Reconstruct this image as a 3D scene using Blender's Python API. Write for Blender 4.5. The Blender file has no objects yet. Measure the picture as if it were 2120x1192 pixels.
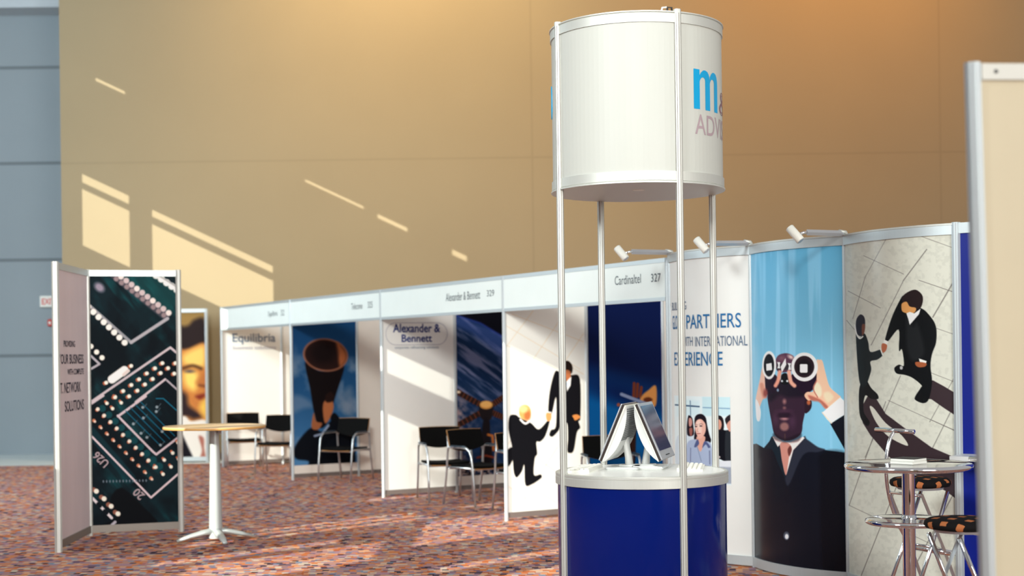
import bpy, math, random
import numpy as np
from mathutils import Vector, Matrix
random.seed(4)
rng = np.random.default_rng(7)
scene = bpy.context.scene
col = scene.collection
scene.view_settings.view_transform = 'Standard'
scene.view_settings.look = 'None'

# ------------------------------------------------------------------ camera
F = 2960.0; CX = 1060.0; HY = 735.0; EYE = 1.69; RHO = 0.0131
cr, sr = math.cos(RHO), math.sin(RHO)
cam_d = bpy.data.cameras.new('camera')
cam = bpy.data.objects.new('camera', cam_d); col.objects.link(cam)
cam_d.sensor_width = 36.0; cam_d.lens = F/2120*36.0
cam_d.shift_y = (HY-596)/2120
cam.matrix_world = Matrix(((cr, sr, 0, 0), (0, 0, -1, 0), (-sr, cr, 0, EYE), (0, 0, 0, 1)))
cam_d.clip_end = 200
cam_d.dof.use_dof = True; cam_d.dof.focus_distance = 8.6; cam_d.dof.aperture_fstop = 2.0
scene.camera = cam

def ray(px, py):
    u = (px-CX)/F; v = (HY-py)/F
    return np.array([u*cr+v*sr, 1.0, -u*sr+v*cr])
def at(px, py, Y):                       # point of the place seen at a photo position, at depth Y
    return np.array([0, 0, EYE]) + ray(px, py)*Y
def floor_at(px, py, z=0.0):
    r = ray(px, py); return np.array([0, 0, EYE]) + r*((z-EYE)/r[2])
def pix(P):
    P = np.asarray(P, float); x = P[..., 0]; y = P[..., 1]; z = P[..., 2]-EYE
    return CX+F*(x*cr-z*sr)/y, HY-F*(x*sr+z*cr)/y

# ------------------------------------------------------------------ materials
def lin(c):
    c = np.asarray(c, float)/255.0
    return np.where(c <= .04045, c/12.92, ((c+.055)/1.055)**2.4)
def sl(r, g, b): return tuple(lin((r, g, b)))+(1.0,)
def mat(name, rgb, rough=.5, metal=0.0, spec=.5, var=.06, scale=6.0, bump=0.0, bscale=200, stretch=None, coat=0):
    m = bpy.data.materials.new(name); m.use_nodes = True
    nt = m.node_tree; b = nt.nodes['Principled BSDF']
    b.inputs['Roughness'].default_value = rough; b.inputs['Metallic'].default_value = metal
    b.inputs['Specular IOR Level'].default_value = spec
    if coat: b.inputs['Coat Weight'].default_value = coat; b.inputs['Coat Roughness'].default_value = .05
    tc = nt.nodes.new('ShaderNodeTexCoord')
    src = tc.outputs['Object']
    if stretch:
        mp = nt.nodes.new('ShaderNodeMapping'); mp.inputs['Scale'].default_value = stretch
        nt.links.new(src, mp.inputs['Vector']); src = mp.outputs['Vector']
    nz = nt.nodes.new('ShaderNodeTexNoise'); nz.inputs['Scale'].default_value = scale; nz.inputs['Detail'].default_value = 4
    nt.links.new(src, nz.inputs['Vector'])
    mx = nt.nodes.new('ShaderNodeMix'); mx.data_type = 'RGBA'
    c = np.array(rgb[:3])
    mx.inputs['A'].default_value = tuple(c*(1-var))+(1,); mx.inputs['B'].default_value = tuple(np.minimum(c*(1+var), 1))+(1,)
    nt.links.new(nz.outputs['Fac'], mx.inputs['Factor']); nt.links.new(mx.outputs['Result'], b.inputs['Base Color'])
    if bump:
        n2 = nt.nodes.new('ShaderNodeTexNoise'); n2.inputs['Scale'].default_value = bscale
        nt.links.new(tc.outputs['Object'], n2.inputs['Vector'])
        bp = nt.nodes.new('ShaderNodeBump'); bp.inputs['Strength'].default_value = bump; bp.inputs['Distance'].default_value = .01
        nt.links.new(n2.outputs['Fac'], bp.inputs['Height']); nt.links.new(bp.outputs['Normal'], b.inputs['Normal'])
    return m
def math_node(nt, op, a, b=None, c=None):
    n = nt.nodes.new('ShaderNodeMath'); n.operation = op
    for i, v in enumerate((a, b, c)):
        if v is None: continue
        if isinstance(v, (int, float)): n.inputs[i].default_value = v
        else: nt.links.new(v, n.inputs[i])
    return n.outputs[0]

M = {}
M['alu'] = mat('brushed_aluminium', (.60, .66, .67, 1), .48, .6, stretch=(40, 40, 1), scale=8)
M['alu_warm'] = mat('satin_aluminium', (.62, .63, .58, 1), .5, .55, stretch=(40, 40, 1), scale=8)
M['white'] = mat('white_panel', (.80, .80, .76, 1), .45, spec=.3, var=.02)
M['cream'] = mat('cream_panel', (.58, .51, .365, 1), .7, spec=.1, var=.03)
M['white_shade'] = mat('white_fabric_panel', (.76, .655, .675, 1), .6, spec=.2, var=.08, scale=1.6, stretch=(3, 3, .6))  # white board, lavender tone of its shade put into the colour
M['plain'] = mat('grey_white_panel', (.85, .80, .72, 1), .6, spec=.2, var=.03)
M['fascia'] = mat('frosted_fascia', (.84, .91, .87, 1), .35, spec=.3, var=.05, scale=2.5)
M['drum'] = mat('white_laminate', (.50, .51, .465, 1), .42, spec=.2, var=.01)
M['blue'] = mat('gloss_blue_laminate', sl(0, 25, 104), .14, spec=.25, var=.05, stretch=(1, 1, .05), scale=4)
M['blue2'] = mat('blue_panel', sl(0, 26, 132), .35, spec=.3, var=.05)
M['counter'] = mat('white_worktop', (.90, .91, .86, 1), .25, spec=.4, var=.01)
M['under'] = mat('drum_underside', (.92, .86, .86, 1), .5, spec=.3, var=.03)
M['black'] = mat('black_upholstery', (.004, .004, .004, 1), .8, spec=.08, var=.3, scale=60)
M['wood'] = mat('beech_ply', (.50, .25, .08, 1), .45, var=.2, stretch=(1, 12, 1), scale=5)
M['chrome'] = mat('polished_chrome', (.86, .86, .86, 1), .07, 1.0, var=.01)
M['tube'] = mat('chromed_tube', (.62, .66, .68, 1), .28, .85, var=.02)
M['pad'] = mat('dark_arm_pad', (.03, .05, .07, 1), .45, var=.1)
M['tabletop'] = mat('pale_beech_top', (.72, .52, .30, 1), .35, var=.12, stretch=(1, 9, 1), scale=4)
M['tedge'] = mat('beech_edge', (.62, .34, .10, 1), .5, var=.1)
M['powder'] = mat('grey_powder_coat', (.47, .51, .50, 1), .35, .25, var=.03)
M['plastic'] = mat('pale_grey_plastic', (.72, .73, .71, 1), .4, var=.02)
M['keyw'] = mat('white_key_plastic', (.84, .84, .76, 1), .45, var=.02)
M['brown'] = mat('dark_brown_edge', (.022, .012, .009, 1), .4, var=.1)
M['vent'] = mat('grey_vented_back', (.20, .21, .22, 1), .45, var=.1)
M['screen'] = mat('dark_screen', (.035, .045, .10, 1), .12, spec=.6, var=.25, scale=2)
M['bezel'] = mat('silver_bezel', (.45, .46, .48, 1), .35, .3, var=.02)
M['slot'] = mat('dark_slot', (.02, .02, .02, 1), .6)
M['ink_blue'] = mat('blue_ink', sl(38, 108, 160), .5, spec=.2)
M['ink_navy'] = mat('navy_ink', sl(30, 50, 120), .5, spec=.2)
M['ink_steel'] = mat('steel_ink', sl(95, 115, 140), .6, spec=.2)
M['ink_pale'] = mat('pale_ink', sl(165, 165, 180), .6, spec=.2)
M['ink_dark'] = mat('charcoal_ink', sl(48, 48, 66), .6, spec=.2)
M['ink_grey'] = mat('grey_ink', sl(78, 92, 98), .6, spec=.2)
M['ink_cyan'] = mat('cyan_vinyl', sl(8, 150, 200), .4, spec=.3)
M['ink_mauve'] = mat('mauve_vinyl', sl(165, 145, 150), .4, spec=.3)
M['ink_plum'] = mat('plum_vinyl', sl(130, 100, 110), .4, spec=.3)
M['ink_red'] = mat('red_ink', sl(205, 50, 30), .5)
M['paper'] = mat('white_paper', (.84, .83, .76, 1), .6, var=.02)
M['cover'] = mat('black_card', (.015, .012, .012, 1), .5)
M['base_grey'] = mat('grey_plinth', (.17, .14, .125, 1), .7, var=.1)
M['alu_dark'] = mat('shaded_aluminium', (.26, .23, .20, 1), .5, .3)  # aluminium with the shadow on the bottom rails put into its colour
M['rail_grey'] = mat('dull_aluminium', (.42, .41, .37, 1), .5, .2)
M['sign'] = mat('white_sign', (.75, .75, .70, 1), .5)
M['red'] = mat('red_enamel', sl(190, 45, 30), .4)

def carpet():
    m = bpy.data.materials.new('woven_carpet'); m.use_nodes = True; nt = m.node_tree; b = nt.nodes['Principled BSDF']
    b.inputs['Roughness'].default_value = .95; b.inputs['Specular IOR Level'].default_value = .05
    tc = nt.nodes.new('ShaderNodeTexCoord'); sp = nt.nodes.new('ShaderNodeSeparateXYZ'); nt.links.new(tc.outputs['Object'], sp.inputs[0])
    row = math_node(nt, 'FLOOR', math_node(nt, 'DIVIDE', sp.outputs[1], .055))
    w0 = nt.nodes.new('ShaderNodeTexWhiteNoise'); w0.noise_dimensions = '1D'; nt.links.new(row, w0.inputs['W'])
    cx_ = math_node(nt, 'FLOOR', math_node(nt, 'ADD', math_node(nt, 'DIVIDE', sp.outputs[0], .052), math_node(nt, 'MULTIPLY', w0.outputs[0], 7.0)))
    cb = nt.nodes.new('ShaderNodeCombineXYZ'); nt.links.new(cx_, cb.inputs[0]); nt.links.new(row, cb.inputs[1])
    wn = nt.nodes.new('ShaderNodeTexWhiteNoise'); wn.noise_dimensions = '2D'; nt.links.new(cb.outputs[0], wn.inputs['Vector'])
    rp = nt.nodes.new('ShaderNodeValToRGB'); rp.color_ramp.interpolation = 'CONSTANT'
    cols = [(.00, (180, 135, 120)), (.24, (204, 124, 76)), (.37, (164, 128, 138)), (.54, (118, 94, 110)), (.64, (214, 162, 128)),
            (.74, (62, 52, 62)), (.80, (198, 178, 160)), (.88, (180, 98, 62)), (.95, (128, 138, 156))]
    e = rp.color_ramp.elements
    while len(e) > 1: e.remove(e[0])
    e[0].position = 0; e[0].color = sl(*cols[0][1])
    for p, c in cols[1:]:
        k = e.new(p); k.color = sl(*c)
    nt.links.new(wn.outputs[0], rp.inputs[0])
    nz = nt.nodes.new('ShaderNodeTexNoise'); nz.inputs['Scale'].default_value = 900; nt.links.new(tc.outputs['Object'], nz.inputs['Vector'])
    mx = nt.nodes.new('ShaderNodeMix'); mx.data_type = 'RGBA'; mx.blend_type = 'MULTIPLY'; mx.inputs['Factor'].default_value = .2
    nt.links.new(rp.outputs[0], mx.inputs['A']); nt.links.new(nz.outputs['Fac'], mx.inputs['B'])
    nt.links.new(mx.outputs['Result'], b.inputs['Base Color'])
    return m
M['carpet'] = carpet()

def wall_mat(name, rgb, xs, zs, dark=.72, w=.016, var=.05):
    m = mat(name, rgb, .85, spec=.1, var=var, scale=.8, bump=.06, bscale=60); nt = m.node_tree; b = nt.nodes['Principled BSDF']
    tc = nt.nodes.new('ShaderNodeTexCoord'); sp = nt.nodes.new('ShaderNodeSeparateXYZ'); nt.links.new(tc.outputs['Object'], sp.inputs[0])
    acc = None
    for ax, vals in ((0, xs), (2, zs)):
        for v in vals:
            t = math_node(nt, 'LESS_THAN', math_node(nt, 'ABSOLUTE', math_node(nt, 'SUBTRACT', sp.outputs[ax], float(v))), w)
            acc = t if acc is None else math_node(nt, 'MAXIMUM', acc, t)
    mx = nt.nodes.new('ShaderNodeMix'); mx.data_type = 'RGBA'; mx.blend_type = 'MULTIPLY'
    mx.inputs['B'].default_value = (dark, dark, dark, 1)
    old = b.inputs['Base Color'].links[0].from_socket
    nt.links.new(old, mx.inputs['A']); nt.links.new(acc, mx.inputs['Factor']); nt.links.new(mx.outputs['Result'], b.inputs['Base Color'])
    return m
def print_mat(name, rough, spec):
    m = bpy.data.materials.new(name); m.use_nodes = True; nt = m.node_tree; b = nt.nodes['Principled BSDF']
    at_ = nt.nodes.new('ShaderNodeAttribute'); at_.attribute_name = 'ink'
    nt.links.new(at_.outputs['Color'], b.inputs['Base Color'])
    b.inputs['Roughness'].default_value = rough; b.inputs['Specular IOR Level'].default_value = spec
    return m
M['print'] = print_mat('printed_photo', .6, .08)
M['print_gloss'] = print_mat('printed_gloss_photo', .22, .22)
def diamond_mat():
    m = mat('diamond_fabric', (.008, .007, .007, 1), .8, spec=.1); nt = m.node_tree; b = nt.nodes['Principled BSDF']
    tc = nt.nodes.new('ShaderNodeTexCoord'); sp = nt.nodes.new('ShaderNodeSeparateXYZ'); nt.links.new(tc.outputs['Object'], sp.inputs[0])
    r_ = math_node(nt, 'MAXIMUM', math_node(nt, 'SQRT', math_node(nt, 'ADD', math_node(nt, 'MULTIPLY', sp.outputs[0], sp.outputs[0]), math_node(nt, 'MULTIPLY', sp.outputs[1], sp.outputs[1]))), .01)
    k_ = math_node(nt, 'DIVIDE', math_node(nt, 'ADD', r_, math_node(nt, 'SUBTRACT', .832, sp.outputs[2])), r_)
    ux, uy = math_node(nt, 'MULTIPLY', sp.outputs[0], k_), math_node(nt, 'MULTIPLY', sp.outputs[1], k_)
    c26, s26 = math.cos(math.radians(26)), math.sin(math.radians(26))
    cc = [math_node(nt, 'SUBTRACT', math_node(nt, 'MULTIPLY', ux, c26), math_node(nt, 'MULTIPLY', uy, s26)), math_node(nt, 'ADD', math_node(nt, 'MULTIPLY', ux, s26), math_node(nt, 'MULTIPLY', uy, c26))]
    def cell(off):
        a = [math_node(nt, 'ABSOLUTE', math_node(nt, 'SUBTRACT', math_node(nt, 'FRACT', math_node(nt, 'ADD', math_node(nt, 'MULTIPLY', c_, 7.0), off+20)), .5)) for c_ in cc]
        return math_node(nt, 'LESS_THAN', math_node(nt, 'ADD', a[0], a[1]), .20)
    f = math_node(nt, 'MAXIMUM', cell(0.0), cell(.5))
    mx = nt.nodes.new('ShaderNodeMix'); mx.data_type = 'RGBA'; mx.inputs['B'].default_value = (.42, .14, .05, 1)
    old = b.inputs['Base Color'].links[0].from_socket
    nt.links.new(old, mx.inputs['A']); nt.links.new(f, mx.inputs['Factor']); nt.links.new(mx.outputs['Result'], b.inputs['Base Color'])
    return m
M['diamond'] = diamond_mat()

# ------------------------------------------------------------------ mesh helpers
def link(name, me, parent=None, m=None, smooth=False):
    if m is not None: me.materials.append(M[m] if isinstance(m, str) else m)
    if smooth: me.polygons.foreach_set('use_smooth', [True]*len(me.polygons))
    o = bpy.data.objects.new(name, me); col.objects.link(o)
    if parent is not None: o.parent = parent; o['_o'] = org(parent)
    return o
def org(o): return tuple(o['_o']) if o is not None and '_o' in o else (0.0, 0.0, 0.0)
class MB:
    def __init__(s): s.v = []; s.f = []
    def add(s, vs, fs):
        n = len(s.v); s.v += [tuple(map(float, p)) for p in vs]; s.f += [tuple(i+n for i in f) for f in fs]; return s
    def box(s, c, size, rz=0.0, R=None):
        h = np.array(size)/2.0
        pts = np.array([(x, y, z) for x in (-h[0], h[0]) for y in (-h[1], h[1]) for z in (-h[2], h[2])])
        if R is None:
            k, l = math.cos(rz), math.sin(rz); R = np.array([[k, -l, 0], [l, k, 0], [0, 0, 1]])
        pts = pts@np.array(R).T + np.array(c)
        return s.add(pts, [(0, 1, 3, 2), (4, 6, 7, 5), (0, 4, 5, 1), (2, 3, 7, 6), (0, 2, 6, 4), (1, 5, 7, 3)])
    def rbox(s, c, size, r=.01, rz=0.0, R=None):       # box with chamfered vertical and horizontal edges
        hx, hy, hz = np.array(size)/2.0; r = min(r, hx*.9, hy*.9, hz*.9); rings = []
        for z, i in ((-hz, r), (-hz+r, 0), (hz-r, 0), (hz, r)):
            x, y = hx-i, hy-i; q = r
            rings.append([(x-q, -y, z), (x, -y+q, z), (x, y-q, z), (x-q, y, z), (-x+q, y, z), (-x, y-q, z), (-x, -y+q, z), (-x+q, -y, z)])
        if R is None:
            k, l = math.cos(rz), math.sin(rz); R = np.array([[k, -l, 0], [l, k, 0], [0, 0, 1]])
        pts = np.array(rings).reshape(-1, 3)@np.array(R).T+np.array(c)
        fs = [tuple(range(7, -1, -1)), tuple(range(24, 32))]
        for a in range(3):
            for i in range(8): j = (i+1) % 8; fs.append((a*8+i, a*8+j, a*8+8+j, a*8+8+i))
        return s.add(pts, fs)
    def tube(s, pts, r, seg=10, flat=1.0):
        P = [np.array(p, float) for p in pts]; n = len(P)
        rs = r if isinstance(r, (list, tuple)) else [r]*n
        T = []
        for i in range(n):
            d = P[min(i+1, n-1)]-P[max(i-1, 0)]; T.append(d/np.linalg.norm(d))
        ref = np.array([0, 0, 1.0]) if abs(T[0][2]) < .9 else np.array([1.0, 0, 0])
        N = np.cross(T[0], ref); N /= np.linalg.norm(N); vs = []
        for i in range(n):
            N = N-T[i]*np.dot(N, T[i]); N /= np.linalg.norm(N); B = np.cross(T[i], N)
            for k in range(seg):
                a = 2*math.pi*k/seg; vs.append(P[i]+(N*math.cos(a)+B*math.sin(a)*flat)*rs[i])
        fs = [tuple(range(seg-1, -1, -1)), tuple(range((n-1)*seg, n*seg))]
        for i in range(n-1):
            for k in range(seg):
                l = (k+1) % seg; fs.append((i*seg+k, i*seg+l, (i+1)*seg+l, (i+1)*seg+k))
        return s.add(vs, fs)
    def lathe(s, prof, c=(0, 0, 0), seg=48, sx=1.0, sy=1.0):
        vs = []; fs = []; n = len(prof); c = np.array(c, float)
        for r, z in prof:
            r = max(r, 1e-4)
            for k in range(seg):
                a = 2*math.pi*k/seg; vs.append(c+np.array([r*sx*math.cos(a), r*sy*math.sin(a), z]))
        for i in range(n-1):
            for k in range(seg):
                l = (k+1) % seg; fs.append((i*seg+k, i*seg+l, (i+1)*seg+l, (i+1)*seg+k))
        fs += [tuple(range(seg-1, -1, -1)), tuple(range((n-1)*seg, n*seg))]
        return s.add(vs, fs)
    def strip(s, S, u0, u1, v0, v1, o0, o1, nu=None):  # a closed slab that follows a panel surface
        nu = nu or S.nu; us = np.linspace(u0, u1, nu+1); vs = []
        for u in us:
            for v, o in ((v0, o0), (v0, o1), (v1, o1), (v1, o0)): vs.append(S.pos(u, v, o))
        fs = [(0, 1, 2, 3), (nu*4+3, nu*4+2, nu*4+1, nu*4)]
        for i in range(nu):
            for k in range(4):
                l = (k+1) % 4; fs.append((i*4+k, i*4+4+k, i*4+4+l, i*4+l))
        return s.add(vs, fs)
    def build(s, name, m, parent=None, smooth=False, world=True, auto=None):
        off = np.array(org(parent))
        vs = np.array(s.v)-off if world else np.array(s.v)
        me = bpy.data.meshes.new(name); me.from_pydata([tuple(p) for p in vs], [], s.f); me.update()
        import bmesh
        b = bmesh.new(); b.from_mesh(me); bmesh.ops.recalc_face_normals(b, faces=b.faces); b.to_mesh(me); b.free()
        o = link(name, me, parent, m, smooth or auto is not None)
        if auto is not None:
            me.set_sharp_from_angle(angle=math.radians(auto))
        return o
ORIG = {}
def thing(name, label, cat, loc=(0, 0, 0), group=None):
    o = bpy.data.objects.new(name, None); col.objects.link(o); o.location = tuple(map(float, loc)); o.empty_display_size = .1
    o['label'] = label; o['category'] = cat
    if group: o['group'] = group
    o['_o'] = tuple(map(float, loc)); ALL.append(o)
    return o
ALL = []
def sub(parent, o):            # a sub-part: its mesh is built in the same coordinates as its part
    o.parent = parent; return o
def tag(o, label, cat, group=None):
    o['label'] = label; o['category'] = cat
    if group: o['group'] = group
    return o
def struct(o): o['kind'] = 'structure'; return o
def copy_tree(o, parent=None):
    c = o.copy(); col.objects.link(c)
    if parent is not None: c.parent = parent
    for ch in list(o.children): copy_tree(ch, c)
    return c

# surfaces on which panels, prints and lettering lie
class Flat:
    nu = 1
    def __init__(s, P0, t, n, dz=None):
        s.P = np.array(P0, float)[:2]; s.t = np.array(t, float); s.n = np.array(n, float)
    def pos(s, u, v, o=0.0):
        p = s.P+s.t*u+s.n*o; return np.array([p[0], p[1], v])
    def grid(s, U, V, o):
        return np.stack([s.P[0]+s.t[0]*U+s.n[0]*o, s.P[1]+s.t[1]*U+s.n[1]*o, V], -1)
    def inv(s, px, py):
        r = ray(px, py); k = np.dot(s.P, s.n)/np.dot(r[:2], s.n)
        return np.dot(r[:2]*k-s.P, s.t), EYE+r[2]*k
class Arc:
    nu = 24
    def __init__(s, C, R, n, t, a=0.0):
        s.C = np.array(C, float); s.R = R; s.n = np.array(n, float); s.t = np.array(t, float); s.a = a
    def pos(s, u, v, o=0.0):
        f = u/s.R-s.a; p = s.C+(s.R+o)*(s.n*math.cos(f)+s.t*math.sin(f)); return np.array([p[0], p[1], v])
    def grid(s, U, V, o):
        f = U/s.R-s.a; r = s.R+o
        return np.stack([s.C[0]+r*(s.n[0]*np.cos(f)+s.t[0]*np.sin(f)), s.C[1]+r*(s.n[1]*np.cos(f)+s.t[1]*np.sin(f)), V], -1)
    def inv(s, px, py):
        r = ray(px, py); A = r[0]**2+r[1]**2; B = -2*np.dot(r[:2], s.C); Cc = np.dot(s.C, s.C)-s.R**2
        D = max(B*B-4*A*Cc, 0.0); k = (-B-math.sqrt(D))/(2*A); q = r[:2]*k-s.C
        return s.R*(math.atan2(np.dot(q, s.t), np.dot(q, s.n))+s.a), EYE+r[2]*k

def text2d(txt, bold=0.0, shear=0.0):
    c = bpy.data.curves.new('t', 'FONT'); c.body = txt; c.size = 1; c.offset = bold; c.resolution_u = 4; c.shear = shear
    o = bpy.data.objects.new('t', c); col.objects.link(o)
    dg = bpy.context.evaluated_depsgraph_get(); dg.update(); me = bpy.data.meshes.new_from_object(o.evaluated_get(dg))
    vs = np.array([v.co[:2] for v in me.vertices]); fs = [tuple(p.vertices) for p in me.polygons]
    bpy.data.objects.remove(o); bpy.data.curves.remove(c); bpy.data.meshes.remove(me)
    return vs, fs
def text_into(mb, S, txt, u0, u1, v0, v1, o=.006, bold=0.0, rot=None):
    vs, fs = text2d(txt, bold); a = vs.min(0); b = vs.max(0); k = (vs-a)/(b-a)
    U = u0+(u1-u0)*k[:, 0]; V = v0+(v1-v0)*k[:, 1]
    if rot is not None:
        ang, asp = rot; cu, cv = (u0+u1)/2, (v0+v1)/2; du, dv = U-cu, V-cv
        U, V = cu+du*math.cos(ang)-dv*math.sin(ang), cv+du*math.sin(ang)+dv*math.cos(ang)
    mb.add(S.grid(U, V, o), fs); return mb
def put_text(mb, S, txt, x0, x1, y0, y1, **k):    # box read off the photo, laid on the panel
    ym = (y0+y1)/2; xm = (x0+x1)/2
    return text_into(mb, S, txt, S.inv(x0, ym)[0], S.inv(x1, ym)[0], S.inv(xm, y1)[1], S.inv(xm, y0)[1], **k)

# ------------------------------------------------------------------ prints (photographic posters painted per vertex)
def vnoise(X, Y, seed=0):
    r = np.random.default_rng(seed); g = r.random((64, 64))
    xi = np.floor(X).astype(int); yi = np.floor(Y).astype(int); fx = X-xi; fy = Y-yi
    fx = fx*fx*(3-2*fx); fy = fy*fy*(3-2*fy)
    G = lambda a, b: g[a % 64, b % 64]
    return (G(xi, yi)*(1-fx)+G(xi+1, yi)*fx)*(1-fy)+(G(xi, yi+1)*(1-fx)+G(xi+1, yi+1)*fx)*fy
def fbm(X, Y, seed=0, n=4):
    s = 0; a = .5; t = 0
    for i in range(n): s = s+a*vnoise(X*2**i, Y*2**i, seed+i); t += a; a *= .5
    return s/t
def spline(p, n=5, closed=True):
    p = np.array(p, float); N = len(p); out = []
    R = range(N) if closed else range(N-1)
    for i in R:
        if closed: a, b, c, d = p[i-1], p[i], p[(i+1) % N], p[(i+2) % N]
        else: a, b, c, d = p[max(i-1, 0)], p[i], p[i+1], p[min(i+2, N-1)]
        for k in range(n):
            t = k/n; out.append(.5*((2*b)+(-a+c)*t+(2*a-5*b+4*c-d)*t*t+(-a+3*b-3*c+d)*t**3))
    if not closed: out.append(p[-1])
    return np.array(out)
class Print:
    def __init__(s, S, u0, u1, v0, v1, nu, nv, base, off=.004):
        s.nu, s.nv = nu, nv; U, V = np.meshgrid(np.linspace(u0, u1, nu), np.linspace(v1, v0, nv))
        s.P = S.grid(U, V, off); s.X, s.Y = pix(s.P); s.c = np.zeros((nv, nu, 3)); s.c[:] = base; s.T = (0, 0, 1.0); s.k = 1.0
    def frame(s, ox, oy, k): s.T = (ox, oy, k); return s
    def tr(s, p): return np.array([(s.T[0]+x/s.T[2], s.T[1]+y/s.T[2]) for x, y in p])
    def mixin(s, sl_, al, color):
        c = s.c[sl_]; color = np.asarray(color, float); s.c[sl_] = c+(color-c)*al[..., None]
    def win(s, lo, hi):
        m = (s.X > lo[0]) & (s.X < hi[0]) & (s.Y > lo[1]) & (s.Y < hi[1])
        r = np.where(m.any(1))[0]; c = np.where(m.any(0))[0]
        if len(r) == 0: return None
        return (slice(r[0], r[-1]+1), slice(c[0], c[-1]+1))
    def dist(s, q, X, Y, closed):
        d2 = np.full(X.shape, 1e9); ins = np.zeros(X.shape, bool); n = len(q)
        for i in range(n if closed else n-1):
            a = q[i]; b = q[(i+1) % n]; e = b-a; L = e@e+1e-9
            t = np.clip(((X-a[0])*e[0]+(Y-a[1])*e[1])/L, 0, 1)
            d2 = np.minimum(d2, (X-a[0]-t*e[0])**2+(Y-a[1]-t*e[1])**2)
            if closed and a[1] != b[1]:
                ins ^= ((a[1] > Y) != (b[1] > Y)) & (X < (b[0]-a[0])*(Y-a[1])/(b[1]-a[1])+a[0])
        d = np.sqrt(d2); return np.where(ins, -d, d)
    def poly(s, p, color, soft=1.2, sm=True, a=1.0):
        soft = soft*s.k; q = s.tr(p); q = spline(q) if sm else q; pad = soft+2
        w = s.win(q.min(0)-pad, q.max(0)+pad)
        if w is None: return s
        d = s.dist(q, s.X[w], s.Y[w], True); s.mixin(w, np.clip(.5-d/soft, 0, 1)*a, color); return s
    def line(s, p, wd, color, soft=1.0, sm=False, a=1.0):
        soft = soft*s.k; q = s.tr(p); wd = wd/s.T[2]; q = spline(q, 5, False) if sm else q; pad = wd+soft+2
        w = s.win(q.min(0)-pad, q.max(0)+pad)
        if w is None: return s
        d = s.dist(q, s.X[w], s.Y[w], False)-wd/2; s.mixin(w, np.clip(.5-d/soft, 0, 1)*a, color); return s
    def ell(s, c, r, color, soft=1.0, rot=0.0, a=1.0):
        soft = soft*s.k; c = s.tr([c])[0]; rx, ry = (r, r) if isinstance(r, (int, float)) else r; rx /= s.T[2]; ry /= s.T[2]; R = max(rx, ry)+soft+2
        w = s.win(c-R, c+R)
        if w is None: return s
        x, y = s.X[w]-c[0], s.Y[w]-c[1]; k, l = math.cos(rot), math.sin(rot); x, y = x*k+y*l, -x*l+y*k
        d = (np.sqrt((x/rx)**2+(y/ry)**2)-1)*min(rx, ry); s.mixin(w, np.clip(.5-d/soft, 0, 1)*a, color); return s
    def build(s, name, parent, m, gain=1.0):
        nv, nu = s.nv, s.nu; me = bpy.data.meshes.new(name); vs = s.P.reshape(-1, 3)-np.array(org(parent))
        n = nv*nu; me.vertices.add(n); me.vertices.foreach_set('co', vs.astype(np.float32).ravel())
        I = np.arange(n).reshape(nv, nu); q = np.stack([I[:-1, :-1], I[1:, :-1], I[1:, 1:], I[:-1, 1:]], -1).reshape(-1, 4)
        me.loops.add(len(q)*4); me.loops.foreach_set('vertex_index', q.ravel().astype(np.int32))
        me.polygons.add(len(q)); me.polygons.foreach_set('loop_start', (np.arange(len(q))*4).astype(np.int32))
        me.update(calc_edges=True)
        ca = me.color_attributes.new('ink', 'FLOAT_COLOR', 'POINT')
        c = np.clip(lin(np.clip(s.c, 0, 255))*gain, 0, .88); ca.data.foreach_set('color', np.concatenate([c.reshape(-1, 3), np.ones((n, 1))], 1).astype(np.float32).ravel())
        return link(name, me, parent, m, True)
#==PART2==
# ------------------------------------------------------------------ room shell
WY = 24.0                                # the tan wall
GY = 26.0                                # the grey panelled wall behind its left end
T_ROW = np.array([.4965, -.8680]); N_ROW = np.array([-.8680, -.4965]); D_ROW = np.array([.8680, .4965])
ROW0 = np.array([-4.545, 22.40])
fl = MB().add([(-12, -10, 0), (16, -10, 0), (16, 23.2, 0), (-12, 23.2, 0)], [(0, 1, 2, 3)]).build('floor', 'carpet')
struct(fl)
M['stone'] = mat('pale_stone', (.62, .68, .68, 1), .4, var=.08)
struct(MB().box((2, 25.1, -.02), (28, 3.8, .04)).build('trim_1', 'stone'))
xL = at(127, 400, WY)[0]
M['tan'] = wall_mat('tan_wall', (.315, .252, .156, 1), [at(1101, 250, WY)[0], at(1946, 250, WY)[0]], [at(1000, 327, WY)[2]], dark=.9)
struct(MB().box(((xL+16)/2, WY+.75, 7), (16-xL, 1.5, 14)).build('wall_back', 'tan'))
struct(MB().box(((xL+16)/2, WY-.012, .06), (16-xL, .02, .12)).build('baseboard_back', 'base_grey'))
zs = [at(60, y, GY)[2] for y in (140, 338, 538, 736)]
M['grey_wall'] = wall_mat('grey_wall', (.27, .315, .345, 1), [], zs, dark=.6, w=.03)
struct(MB().box((-9.6, GY+.15, 7), (4.8, .3, 14)).build('wall_grey', 'grey_wall'))
M['soffit'] = mat('soffit_paint', (.45, .50, .54, 1), .8)
struct(MB().box((-9.6, GY-.3, at(60, 15, GY-.6)[2]+.6), (4.8, .6, 1.2)).build('trim_2', 'soffit'))

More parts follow.
